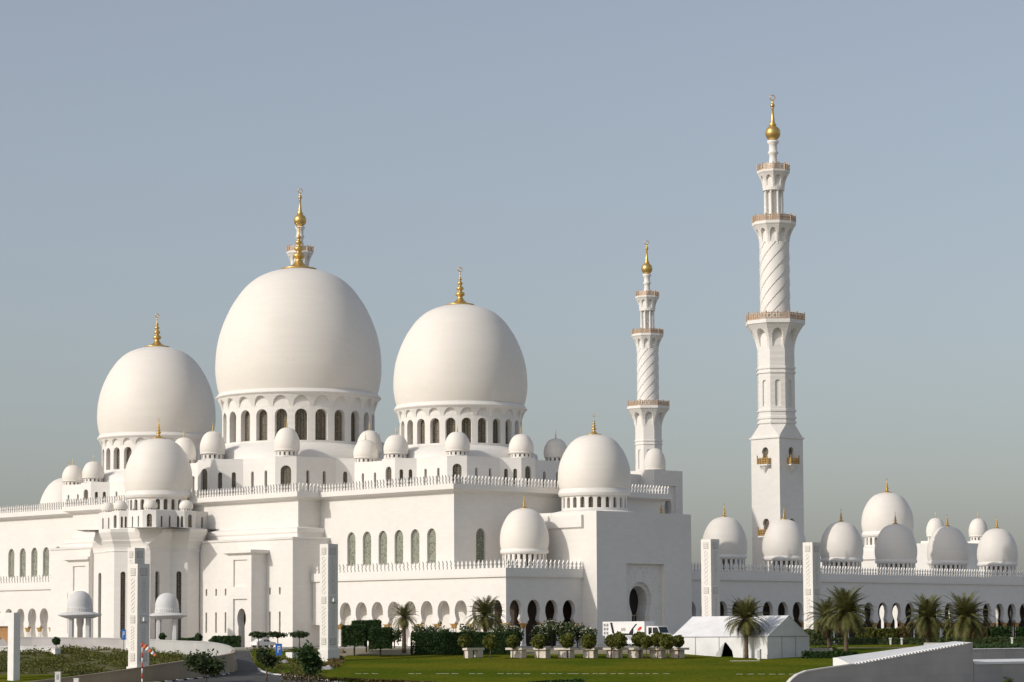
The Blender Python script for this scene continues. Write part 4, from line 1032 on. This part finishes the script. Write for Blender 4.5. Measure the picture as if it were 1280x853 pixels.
mb = MB(); yprof(mb, [(tx, tg+1.75), (tx+9.4, tg+1.75), (tx+9.4, tg+4.05), (tx, tg+4.05)], ty, ty+2.5); yprof(mb, [(tx+.5, tg+.75), (tx+9.4, tg+.75), (tx+9.4, tg+1.74), (tx+.5, tg+1.74)], ty+.05, ty+2.45); bx = obj('box_body', mb, 'white', lo)
mb = MB()
for i in range(2):
    for j in range(3): X = tx+.25+i*.62; Z = tg+1.95+j*.66; mb.box(X, X+.42, ty-.03, ty-.004, Z, Z+.44)
obj('vent_grid', mb, 'metal', bx)
mb = MB()
for pts in ([(1.7, 3.9), (2.2, 3.9), (2.7, 2.1), (2.2, 2.1)], [(2.4, 2.1), (3.1, 2.15), (3.4, 2.6), (3.7, 2.15), (6.9, 2.05), (6.9, 1.8), (2.4, 1.8)], [(5.9, 2.1), (6.5, 2.8), (7.4, 3.6), (7.9, 3.7), (7.0, 2.9), (6.9, 2.0)]):
    mb.face([(tx+x, ty-.012, tg+z) for x, z in pts])
obj('dark_graphic', mb, 'glass', bx)
mb = MB(); mb.face([(tx+8.35+.5*cos(a_), ty-.012, tg+2.85+.28*sin(a_)+.2*cos(a_)) for a_ in [2*pi*k/14 for k in range(14)]]); obj('red_graphic', mb, 'red', bx)
mb = MB(); mb.face([(tx+4.7+x, ty-.012, tg+2.75+z) for x, z in ((-.5, -.25), (.5, -.25), (.5, .25), (-.5, .25))]); obj('grey_panel', mb, 'grey', bx)
mb = MB(); cx = tx+9.75
yprof(mb, [(cx, tg+.7), (cx+3.9, tg+.7), (cx+3.95, tg+1.5), (cx+3.7, tg+1.95), (cx+3.0, tg+2.1), (cx+2.5, tg+3.2), (cx+.1, tg+3.3), (cx, tg+3.15)], ty+.1, ty+2.4); cb_ = obj('cab', mb, 'white', lo)
mb = MB(); mb.face([(cx+.45, ty+.085, tg+2.1), (cx+1.2, ty+.085, tg+2.1), (cx+1.2, ty+.085, tg+3.05), (cx+.45, ty+.085, tg+3.05)]); mb.face([(cx+1.4, ty+.085, tg+2.1), (cx+2.85, ty+.085, tg+2.1), (cx+2.4, ty+.085, tg+3.05), (cx+1.4, ty+.085, tg+3.05)]); mb.face([(cx+2.98, ty+.25, tg+2.2), (cx+2.98, ty+2.2, tg+2.2), (cx+2.56, ty+2.2, tg+3.1), (cx+2.56, ty+.25, tg+3.1)]); obj('window', mb, 'glass', cb_)
mb = MB(); mb.box(cx+.6, cx+.85, ty-.1, ty+.09, tg+1.95, tg+2.4); obj('mirror', mb, 'black', cb_)
for X in (tx+2, tx+3.2, tx+11.7):
    for Y in (ty+.35, ty+2.15): wheel(lo, (X, Y, tg+.5), .5, .35)
lo.rotation_euler.z = -pi/2
def car(p, L, label, kind, pickup=False):
    o = empty(kind, p, label, 'pickup' if pickup else 'car'); x, y, z = p.x, p.y, p.z
    body = [(0, .45), (L, .45), (L+.03, .85), (L-.1, 1.0), (L*.74, 1.1), (L*.60, 1.62), (L*.36, 1.68), (L*.30, 1.1), (.05, 1.1)] if pickup else [(0, .4), (L, .4), (L+.03, .75), (L-.2, .92), (L*.74, 1.0), (L*.6, 1.42), (L*.28, 1.45), (L*.1, 1.05), (.02, .95)]
    mb = MB(); yprof(mb, [(x+a_, z+b_) for a_, b_ in body], y, y+1.75); bd = obj('body', mb, 'white', o)
    zt_, zl = (1.58, 1.12) if pickup else (1.37, 1.02)
    mb = MB()
    for s0, s1, s2, s3 in (((.37, .47, .47, .39), (.49, .69, .6, .49))[0], ((.49, .70, .6, .49))) if False else ((.36, .47, .47, .38), (.49, .69, .60, .49)):
        mb.face([(x+L*s0, y-.012, z+zl), (x+L*s1, y-.012, z+zl), (x+L*s2, y-.012, z+zt_), (x+L*s3, y-.012, z+zt_)])
    obj('window', mb, 'glass', bd)
    for X in (x+L*.18, x+L*.8):
        for Y in (y+.12, y+1.63): wheel(o, (X, Y, z+.36), .36, .22)
    return o
q = P(766, 805, 414); q.z = -2; pk = car(q, 5.0, 'white pickup standing in front of the box lorry', 'pickup_truck', True); pk.rotation_euler.z = -pi/2
q = P(321, 803, 440); q.z = -2; car(q, 4.2, 'pale car parked behind the umbrella shaped trees', 'parked_car')

# ------------------------------------------------------------------ left bank: walls, ground cover, road
def polywall(name, pts, th, mat, label, cat, coping=.18, base=-.4):
    """wall along (point, top height), following the ground"""
    o = empty(name, pts[0][0], label, cat); n = len(pts); mb = MB(); m2 = MB(); xy = [(p.x, p.y) for p, _ in pts]
    a = offset_poly(xy, th/2, False); b = offset_poly(xy, -th/2, False); ac = offset_poly(xy, th/2+.06, False); bc = offset_poly(xy, -th/2-.06, False)
    for i in range(n-1):
        za, zb_, ta, tb2 = pts[i][0].z+base, pts[i+1][0].z+base, pts[i][1], pts[i+1][1]
        for l in (a, b): mb.face([(*l[i], za), (*l[i+1], zb_), (*l[i+1], tb2), (*l[i], ta)])
        for l in (ac, bc): m2.face([(*l[i], ta), (*l[i+1], tb2), (*l[i+1], tb2+coping), (*l[i], ta+coping)])
        m2.face([(*ac[i], ta+coping), (*ac[i+1], tb2+coping), (*bc[i+1], tb2+coping), (*bc[i], ta+coping)]); m2.face([(*ac[i], ta), (*ac[i+1], tb2), (*bc[i+1], tb2), (*bc[i], ta)])
    for i in (0, n-1): mb.face([(*a[i], pts[i][0].z+base), (*b[i], pts[i][0].z+base), (*b[i], pts[i][1]), (*a[i], pts[i][1])]); m2.face([(*ac[i], pts[i][1]), (*bc[i], pts[i][1]), (*bc[i], pts[i][1]+coping), (*ac[i], pts[i][1]+coping)])
    obj('wall_face', mb, mat, o); obj('coping', m2, mat, o); return o
def spline(ps, k=5):
    out = []
    for i in range(len(ps)-1):
        p0, p1, p2, p3 = ps[max(i-1, 0)], ps[i], ps[i+1], ps[min(i+2, len(ps)-1)]
        for j in range(k):
            t = j/k; out.append(tuple(.5*((2*b)+(-a+c)*t+(2*a-5*b+4*c-d)*t*t+(-a+3*b-3*c+d)*t**3) for a, b, c, d in zip(p0, p1, p2, p3)))
    return out+[ps[-1]]
far = spline([(166, 408, 799.6), (195, 400, 801), (230, 392, 802.5), (262, 381, 804), (284, 369, 808.5), (292, 360, 814)])
near = spline([(292, 359.3, 814.5), (289, 352, 818), (272, 345, 821.5), (240, 339, 826), (200, 334.5, 832), (160, 331, 838), (110, 327.5, 845), (60, 324.5, 851), (20, 322, 856)])
polywall('curved_parapet', [(G(u, D), ray(u, v).z*D) for u, D, v in far], .35, 'palewall', 'pale curved parapet sweeping round the planted bank under the right kiosk', 'wall')
polywall('retaining_wall', [(G(u, D), ray(u, v).z*D) for u, D, v in near], .4, 'tanwall', 'dark tan retaining wall curving below the planted bank', 'wall')
polywall('terrace_wall', [(G(u, D), ray(u, v).z*D) for u, D, v in ((-40, 421, 797.6), (40, 419, 797.8), (118, 414, 798.6), (165, 408.4, 799.5))], .3, 'concrete', 'grey terrace wall running behind the left kiosk and gate frame', 'wall')
polywall('garden_wall', [(G(u, D), ray(u, v).z*D) for u, D, v in ((-30, 404, 809.5), (30, 402, 809.7), (72, 401, 810))], .4, 'white', 'low white garden wall between the gate frame and the left kiosk', 'wall', base=-1.0)
def inbank(u, D):
    wu = None
    for (a, da, _), (b, db, _) in zip(near, near[1:]):
        if min(da, db) <= D <= max(da, db): wu = a+(b-a)*(D-da)/(db-da+1e-9)
    for (a, da, _), (b, db, _) in zip(far, far[1:]):
        if min(da, db) <= D <= max(da, db): wu = max(wu or -99, a+(b-a)*(D-da)/(db-da+1e-9))
    return wu is not None and u < wu-2
mb = MB(); k = 0
cl = [(rnd.uniform(-20, 290), rnd.uniform(338, 408), rnd.uniform(.5, 1.6)) for _ in range(420)]
for u, D, r in cl:
    if not inbank(u, D) or not inbank(u+4, D): continue
    if u < 95 and D < 350: continue
    p = G(u, D)
    if (u-173)**2 < 150 and abs(D-333) < 6: continue
    blob(mb, (p.x, p.y, p.z+.15*r), r*1.1, r*1.1, .42*r, int(95*r), .12, .35, .3)
o = struct('ground_cover', mb, 'cover', 'stuff')
strip_sheet('bank_lawn', 'lawn', [320, 330, 340, 349], lambda d: (-120, 100-(max(0, 334-d))*2), .03)
# road
def road_us(d):
    T = [(300, 60, 520), (326, 180, 430), (335, 232, 402), (341, 262, 372), (347, 283, 338), (354, 295, 326), (362, 298, 322), (380, 296, 316), (400, 292, 312), (414, 286, 310)]
    for (a, l, r), (b, l2, r2_) in zip(T, T[1:]):
        if a <= d <= b: t = (d-a)/(b-a); return l+(l2-l)*t, r+(r2_-r)*t
    return T[-1][1:]
strip_sheet('road', 'asphalt', [300, 318, 326, 331, 335, 338, 341, 344, 347, 350, 354, 358, 362, 371, 380, 390, 400, 413], road_us, .04)
def kerb(name, side, d0, d1, label, banded=False):
    o = None; d = d0; i = 0; root = empty(name, G(road_us(d0)[side], d0), label, 'kerb')
    ms = (MB(), MB())
    while d < d1-.3:
        a, b = G(road_us(d)[side], d), G(road_us(min(d1, d+1.2))[side], min(d1, d+1.2)); mb = ms[i % 2 if banded else 0]
        dx, dy = b.x-a.x, b.y-a.y; l = hypot(dx, dy); t = (dx/l, dy/l); m = ((a.x+b.x)/2, (a.y+b.y)/2); z = (a.z+b.z)/2
        mb.obox(m, t, (-t[1], t[0]), l/2*.995, .16, z-.1, z+.18); d += 1.2; i += 1
    obj('pale_stones', ms[0], 'white', root)
    if banded: obj('dark_stones', ms[1], 'black', root)
kerb('road_kerb', 0, 326, 350, 'black and white banded kerb along the foot of the curved wall', True)
kerb('road_kerb', 1, 326, 360, 'plain pale kerb on the planted side of the road')
strip_sheet('island_bed', 'lawn', [331, 335, 341, 347, 354, 362, 380, 400], lambda d: (road_us(d)[1]+1, 392 if d > 342 else 385+(342-d)*2), .03)
mb = MB()
for _ in range(150):
    D = rnd.uniform(337, 404); u = rnd.uniform(road_us(D)[1]+6, 402)
    if rnd.random() < .35 and D < 372: continue
    p = G(u, D); r = rnd.uniform(.4, 1.2); blob(mb, (p.x, p.y, p.z+.1), r, r, .5*r, int(90*r), .11, .35, .3)
struct('island_ground_cover', mb, 'cover', 'stuff')
mb = MB()
for _ in range(60):
    u = rnd.uniform(398, 428); p = GP(u, rnd.uniform(816, 836)); r = rnd.uniform(.35, .8); blob(mb, (p.x, p.y, p.z+.2), r, r, .7*r, int(60*r), .13, .35, .3)
o = struct('rust_ground_cover', mb, 'redleaf', 'stuff')
def rock(p, r, label):
    mb = MB(); bm = bmesh.new(); bmesh.ops.create_icosphere(bm, subdivisions=3, radius=1)
    vs = [Vector((v.co.x*r*(1+.25*sin(3*v.co.y+1)), v.co.y*r*.7*(1+.2*cos(4*v.co.z)), max(-.2, v.co.z)*r*.55*(1+.2*sin(5*v.co.x)))) for v in bm.verts]
    i = mb.vs([p+v for v in vs]); bm.verts.index_update()
    for f in bm.faces: mb.fi([i[v.index] for v in f.verts])
    bm.free(); tag(obj('garden_rock', mb, 'concrete', None, p), label, 'rock')
rock(GP(409, 837), .95, 'grey boulder in the rust coloured planting before the tall pylon')
rock(GP(355, 829), .8, 'grey boulder on the planted island beside the road')

# trees of the left garden
tree(GP(386, 856), 5.3, 1.75, 1.95, 'round dark tree on the island nearest the lawn', 'dark round garden trees', 'hedge', 2400, .15, vs=.5, blobs=8)
tree(GP(333, 852), 4.4, 1.45, 1.3, 'looser dark tree at the middle of the road fork', 'dark round garden trees', 'tree', 1300, .15, vs=.5, blobs=7)
tree(GP(257, 855), 4.2, 2.6, 1.6, 'broad low tree in front of the curved retaining wall', 'dark round garden trees', 'tree', 2200, .16, blobs=9, vs=.45)
for u, l in ((323, 'left umbrella shaped tree before the recessed doorway'), (347, 'middle umbrella shaped tree below the slit windows'), (374, 'right umbrella shaped tree beside the tall pylon')):
    tree(G(u, 424), 2.9, 1.75, .7, l, 'small umbrella shaped trees', 'tree', 620, .17, 'umbrella_tree', vs=.15)
def boxhedge(u0, u1, D, z0, h, label, dep=.8, mat='hedge', name='clipped_hedge', dens=30):
    a, b = G(u0, D), G(u1, D); m = (a+b)/2
    return hedge(m, (b-a).length/2, dep, m.z+z0, m.z+z0+h, label, mat, None, dens, name=name)
boxhedge(266, 300, 452, 0, 1.9, 'dark box hedge beside the recessed doorway')
boxhedge(224, 251, 456, 0, 1.6, 'dark low hedge behind the curved parapet right of the kiosk')
def planter(u, v, label, mat='hedge', D=None):
    p = GP(u, v); t = empty('planter_tree', p, label, 'potted tree', 'ball trees in white planters'); mb = MB()
    mb.prism([(p.x-.5, p.y-.5), (p.x+.5, p.y-.5), (p.x+.5, p.y+.5), (p.x-.5, p.y+.5)], p.z-.1, p.z+.75); mb.box(p.x-.58, p.x+.58, p.y-.58, p.y+.58, p.z+.75, p.z+.9); obj('planter', mb, 'white', t)
    mb = MB(); mb.tube([(p.x, p.y, p.z+.85), (p.x, p.y, p.z+1.6)], .06, 6); obj('stem', mb, 'trunk', t)
    mb = MB(); blob(mb, (p.x, p.y, p.z+2.0), .62, .62, .6, 260, .13, .7, .08); mb.sphere((p.x, p.y, p.z+2.0), .48, 10); obj('crown', mb, mat, t)
planter(203, 810, 'potted ball tree nearest the right kiosk'); planter(248, 813, 'potted ball tree in the middle of the curved parapet'); planter(266, 819, 'potted ball tree at the bend of the curved parapet'); planter(70, 818, 'potted ball tree between the gate frame and the left kiosk')

# signs, windsock, bollards
def sign(p, w_, h, z, label):
    o = empty('blue_sign', p, label, 'sign'); mb = MB(); mb.tube([p, p+Vector((0, 0, z+h))], .05, 6); obj('post', mb, 'metal', o)
    c = p-f0*.1; mb = MB(); mb.obox((c.x, c.y), RX, RY, w_/2, .03, p.z+z, p.z+z+h); b = obj('board', mb, 'blue', o)
    mb = MB(); c = p-f0*.14
    mb.obox((c.x-RX[0]*w_*.12, c.y-RX[1]*w_*.12), RX, RY, .05*w_, .01, p.z+z+h*.2, p.z+z+h*.8)
    for zz in (.5, .72): mb.obox((c.x+RX[0]*w_*.06, c.y+RX[1]*w_*.06), RX, RY, .14*w_, .01, p.z+z+h*zz, p.z+z+h*(zz+.08))
    mb.obox((c.x+RX[0]*w_*.2, c.y+RX[1]*w_*.2), RX, RY, .04*w_, .01, p.z+z+h*.5, p.z+z+h*.8)
    obj('letter', mb, 'white', b)
sign(GP(348.5, 828), .95, 1.7, 1.0, 'blue parking sign on the planted island by the road')
sign(G(154.5, 404), .72, 1.6, 1.7, 'blue sign left of the nearest pylon, above the bank')
p = G(178, 327.5); wo = empty('windsock', (p.x, p.y, p.z), 'red and white windsock mast in front of the left pylon', 'windsock')
ztop = ray(178, 803).z*327.5; nb = 8
for i in range(nb):
    mb = MB(); z0 = p.z+(ztop-p.z)*i/nb; z1 = p.z+(ztop-p.z)*(i+1)/nb; mb.tube([(p.x, p.y, z0), (p.x, p.y, z1)], .085, 8); obj('pole_band', mb, 'red' if i % 2 == 1 else 'white', wo)
mb = MB(); s0 = Vector((p.x, p.y, ztop-.25)); dirs = (Vector((RX[0], RX[1], 0))*.72+Vector((0, 0, -.62))).normalized()
mb.ring((s0.x, s0.y, s0.z-.25), .3, .03, RX); mb.tube([(p.x, p.y, ztop-.4), tuple(s0+dirs*.35)], .03, 5); obj('hoop', mb, 'metal', wo)
for i in range(5):
    a, b = s0+dirs*(.3+.42*i), s0+dirs*(.3+.42*(i+1)); mb = MB(); mb.tube([a, b], [.36-.045*i, .36-.045*(i+1)], 14); obj('sock_band', mb, 'orange' if i % 2 == 0 else 'white', wo)
for u, v, w_, h, l in ((72.5, 853.5, .66, 1.45, 'white square bollard with a dark panel in front of the bank lawn'), (95.5, 856, .6, .85, 'lower white bollard beside the panelled one')):
    p = P(u, 850, 322); p.z = tz(p.x, p.y)-.05; zt_ = ray(u, 840 if u < 80 else 848).z*322
    o = empty('bollard', p, l, 'bollard'); mb = MB(); mb.obox((p.x, p.y), RX, RY, w_/2, w_/2, p.z-.2, zt_-.12); mb.obox((p.x, p.y), RX, RY, w_*.55, w_*.55, zt_-.118, zt_); b = obj('post', mb, 'white', o)
    if u < 80:
        c = p-f0*(w_/2+.01); mb = MB(); mb.obox((c.x, c.y), RX, RY, .16, .012, zt_-.95, zt_-.3); obj('panel', mb, 'grey', o)
p = GP(366, 824); o = empty('planter_box', p, 'white square planter box on the grassy island', 'planter'); mb = MB(); mb.box(p.x-.75, p.x+.75, p.y-.75, p.y+.75, p.z-.1, p.z+1.0); obj('box', mb, 'white', o); mb = MB(); mb.box(p.x-.65, p.x+.65, p.y-.65, p.y+.65, p.z+.9, p.z+1.02); obj('soil', mb, 'ground', o)

# pale slabs let into the lawn
for i, u in enumerate([447, 458, 470] + list(range(514, 722, 11)) + list(range(722, 836, 11)) + [926, 938, 951, 965, 978, 991]):
    if i in (5, 9, 12, 17): continue
    p = GP(u+rnd.uniform(-2, 2), 842.6+(.6 if u > 900 else 0)); w_ = rnd.uniform(.28, .5) if u < 900 else .42; mb = MB()
    mb.obox((p.x, p.y), RX, RY, w_, .13, p.z+.02, p.z+.055); o = obj('lawn_slab', mb, 'benchstone', None, p)
    tag(o, 'pale slab let into the lawn, one of a dotted line' if u < 900 else 'pale slab of the short row below the tent', 'paving slab', 'pale slabs in the lawn' if u < 900 else 'pale slabs below the tent')
# low hedges at the lower edge of the lawn
def lowhedge(pts, label, mat='hedge'):
    mb = MB()
    for (u0, v0), (u1, v1) in zip(pts, pts[1:]):
        D = 327; a, b = G(u0, D), G(u1, D); n = int((b-a).length*26)
        za, zb_ = ray(u0, v0).z*D, ray(u1, v1).z*D
        for _ in range(n*3):
            t = rnd.random(); q = a.lerp(b, t); zt_ = za+(zb_-za)*t
            if zt_ < q.z: continue
            leaf(mb, Vector((q.x+f0.x*rnd.uniform(-.4, .4), q.y+f0.y*rnd.uniform(-.4, .4), q.z+(zt_-q.z)*rnd.random()**.5)), rnd.uniform(.09, .17))
    tag(obj('low_hedge', mb, mat, None, G(*[pts[0][0], 327])), label, 'hedge')
lowhedge([(352, 841), (400, 846.5), (450, 848.5), (500, 850.5), (545, 853)], 'low brownish hedge along the near left edge of the lawn', 'redleaf')
lowhedge([(660, 853), (695, 850.5), (728, 849)], 'short dark hedge end at the bottom of the lawn', 'hedge')

# ------------------------------------------------------------------ right side: ramp wall, terrace walls, hedges
q1 = P(1216, 803.5, 300); rn = q1.y
w0 = onN(984, 855, rn); w1 = onN(1068, 831, rn); w2 = onN(1216, 803.5, rn)
rw = empty('ramp_wall', (w2.x, w2.y, -8.5), 'grey wall of a ramp rising to the right at the lower right corner', 'wall')
mb = MB(); curve = [onN(u, v, rn) for u, v in ((984, 857), (990, 850), (997, 844.5), (1008, 840), (1030, 836.5), (1068, 831), (1120, 821.2), (1170, 812), (1216, 803.5))]
bot = -10
for a, b in zip(curve, curve[1:]): mb.face([(a.x, rn, bot), (b.x, rn, bot), (b.x, rn, b.z), (a.x, rn, a.z)])
mb.face([(w2.x, rn, bot), (w2.x, rn+7, bot), (w2.x, rn+7, w2.z), (w2.x, rn, w2.z)])
obj('wall_face', mb, 'concrete', rw)
mb = MB()
for a, b in zip(curve[:6], curve[1:6]):
    mb.face([(a.x, rn-.08, a.z), (b.x, rn-.08, b.z), (b.x, rn-.08, b.z+.14), (a.x, rn-.08, a.z+.14)]); mb.face([(a.x, rn-.08, a.z+.14), (b.x, rn-.08, b.z+.14), (b.x, rn+.4, b.z+.14), (a.x, rn+.4, a.z+.14)])
obj('coping', mb, 'relief', rw)
# pale sloping top with a row of little blocks along its edge
t1 = w1; t2 = w2; mb = MB(); n = 24; rows = []
for i in range(n+1):
    t = i/n; x = t1.x+(t2.x-t1.x)*t; z = t1.z+(t2.z-t1.z)*t; rise = .62*(1-t)+.12
    rows.append(mb.vs([(x, rn+.02, z+.02), (x, rn+.55, z+.04), (x, rn+2.4, z+.04+rise*.95), (x, rn+3.0, z+rise)]))
for a, b in zip(rows, rows[1:]):
    for k in range(3): mb.fi([a[k], b[k], b[k+1], a[k+1]])
mb.fi([rows[0][k] for k in range(4)]+mb.vs([(t1.x, rn+3.0, bot), (t1.x, rn+.02, bot)])); mb.fi([rows[-1][k] for k in range(4)]+mb.vs([(t2.x, rn+3.0, bot), (t2.x, rn+.02, bot)]))
obj('sloping_top', mb, 'white', rw)
mb = MB(); n = 34
for i in range(n):
    t = (i+.5)/n*.93; x = t1.x+(t2.x-t1.x)*t; z = t1.z+(t2.z-t1.z)*t; mb.box(x-.17, x+.17, rn-.10, rn+.35, z-.05, z+.17)
obj('dentil_row', mb, 'white', rw)
# terrace walls further right
def ewall(u0, u1, v0, D0, bot, th, label, cop=.2, name='terrace_wall', mat='concrete', lip=.12):
    a = P(u0, v0, D0); n_ = a.y; b = onN(u1, v0, n_); o = empty(name, (a.x, a.y, bot), label, 'wall'); mb = MB(); mb.box(a.x, b.x, n_, n_+th, bot, a.z); obj('wall_face', mb, mat, o)
    mb = MB(); mb.face([(a.x, n_-lip, a.z+.01), (b.x, n_-lip, a.z+.01), (b.x, n_-lip, a.z+cop*.5), (a.x, n_-lip, a.z+cop*.5)]); mb.face([(a.x, n_-lip, a.z+cop*.5), (b.x, n_-lip, a.z+cop*.5), (b.x, n_+th, a.z+cop), (a.x, n_+th, a.z+cop)]); mb.face([(a.x, n_-lip, a.z+.01), (a.x, n_-lip, a.z+cop*.5), (a.x, n_+th, a.z+cop), (a.x, n_+th, a.z+.01)]); obj('coping', mb, 'white', o); return o
ewall(1217, 1420, 831, 302, -10, 2.6, 'grey lower terrace wall with a bright coping at the right edge', .55)
ewall(1212, 1420, 812, 322, -8, .6, 'grey upper terrace wall with planting on top at the right edge', .1)
p = P(1262, 856, 285); p.z = -7.2; tree(p, 2.4, 1.05, 1.0, 'small bush top poking up at the lower right corner', None, 'shrub', 420, .13, 'corner_bush', blobs=4)
mb = MB()
a = P(1214, 809, 324); b = onN(1400, 809, a.y)
for _ in range(2600): t = rnd.random(); leaf(mb, Vector((a.x+(b.x-a.x)*t, a.y+rnd.uniform(-.5, 3.0), a.z-.15+rnd.uniform(-.3, .45))), rnd.uniform(.09, .2))
tag(obj('wall_planting', mb, 'hedge', None, a), 'dark planting spilling over the upper terrace wall at right', 'hedge')
hb = [(1071, 1091, 786, 'topiary', 'olive clipped hedge block nearest the tall palm'), (1094, 1120, 787, 'topiary', 'olive hedge block below the brightest arch opening'), (1123, 1135, 785, 'redleaf', 'narrow rust tinged hedge block right of the bright arches'), (1146, 1172, 786, 'hedge', 'dark hedge block behind the left palm of the pair'),
      (1181, 1201, 787, 'topiary', 'olive hedge block between the two right palms'), (1207, 1233, 785, 'redleaf', 'rust tinged hedge block behind the right palm of the pair'), (1237, 1262, 785, 'hedge', 'dark green hedge block before the second last arches'), (1272, 1298, 785, 'hedge', 'dark green hedge block cut by the right edge')]
for u0, u1, vt, mt, l in hb:
    D = 432; a, b = G(u0, D), G(u1, D); m = (a+b)/2; zt_ = ray((u0+u1)/2, vt).z*D
    hedge(m, (b-a).length/2, 1.2, -2, zt_, l, mt, 'clipped hedge blocks before the right arcade', 26, .2, 'hedge_block')
boxhedge(1040, 1300, 424, -.05, 1.15, 'long low dark hedge running along the foot of the right hedge blocks', .6, 'shrub', 'low_hedge', 16)
boxhedge(1003, 1071, 381, -.1, 1.0, 'low dark hedge between the tent and the ramp wall', .7, 'hedge', 'low_hedge')
boxhedge(1000, 1045, 392, -.1, .8, 'low dark hedge behind the palms beside the tent', .6, 'shrub', 'low_hedge')
polywall('stone_edging', [(G(984, 387), -2.4), (G(1040, 387), -2.45)], .5, 'concrete', 'low grey stone edging beside the tent gable', 'wall')
boxhedge(1006, 1040, 412, -.1, 2.6, 'green shrub mass between the tent and the browner palm', 1.0, 'shrub', 'shrub_mass', 22)
for u, v, l in ((1127, 806, 'pale lamp bollard among the hedges right of the tall palm'), (1113, 804, 'second pale lamp bollard among the hedges'), (1265, 806, 'pale lamp bollard near the right edge hedges')):
    p = G(u, 421); o = empty('lamp_bollard', p, l, 'bollard'); mb = MB(); mb.obox((p.x, p.y), RX, RY, .13, .13, p.z, p.z+.95); obj('post', mb, 'white', o); mb = MB(); mb.obox((p.x, p.y), RX, RY, .2, .2, p.z+.952, p.z+1.15); obj('cap', mb, 'white', o)
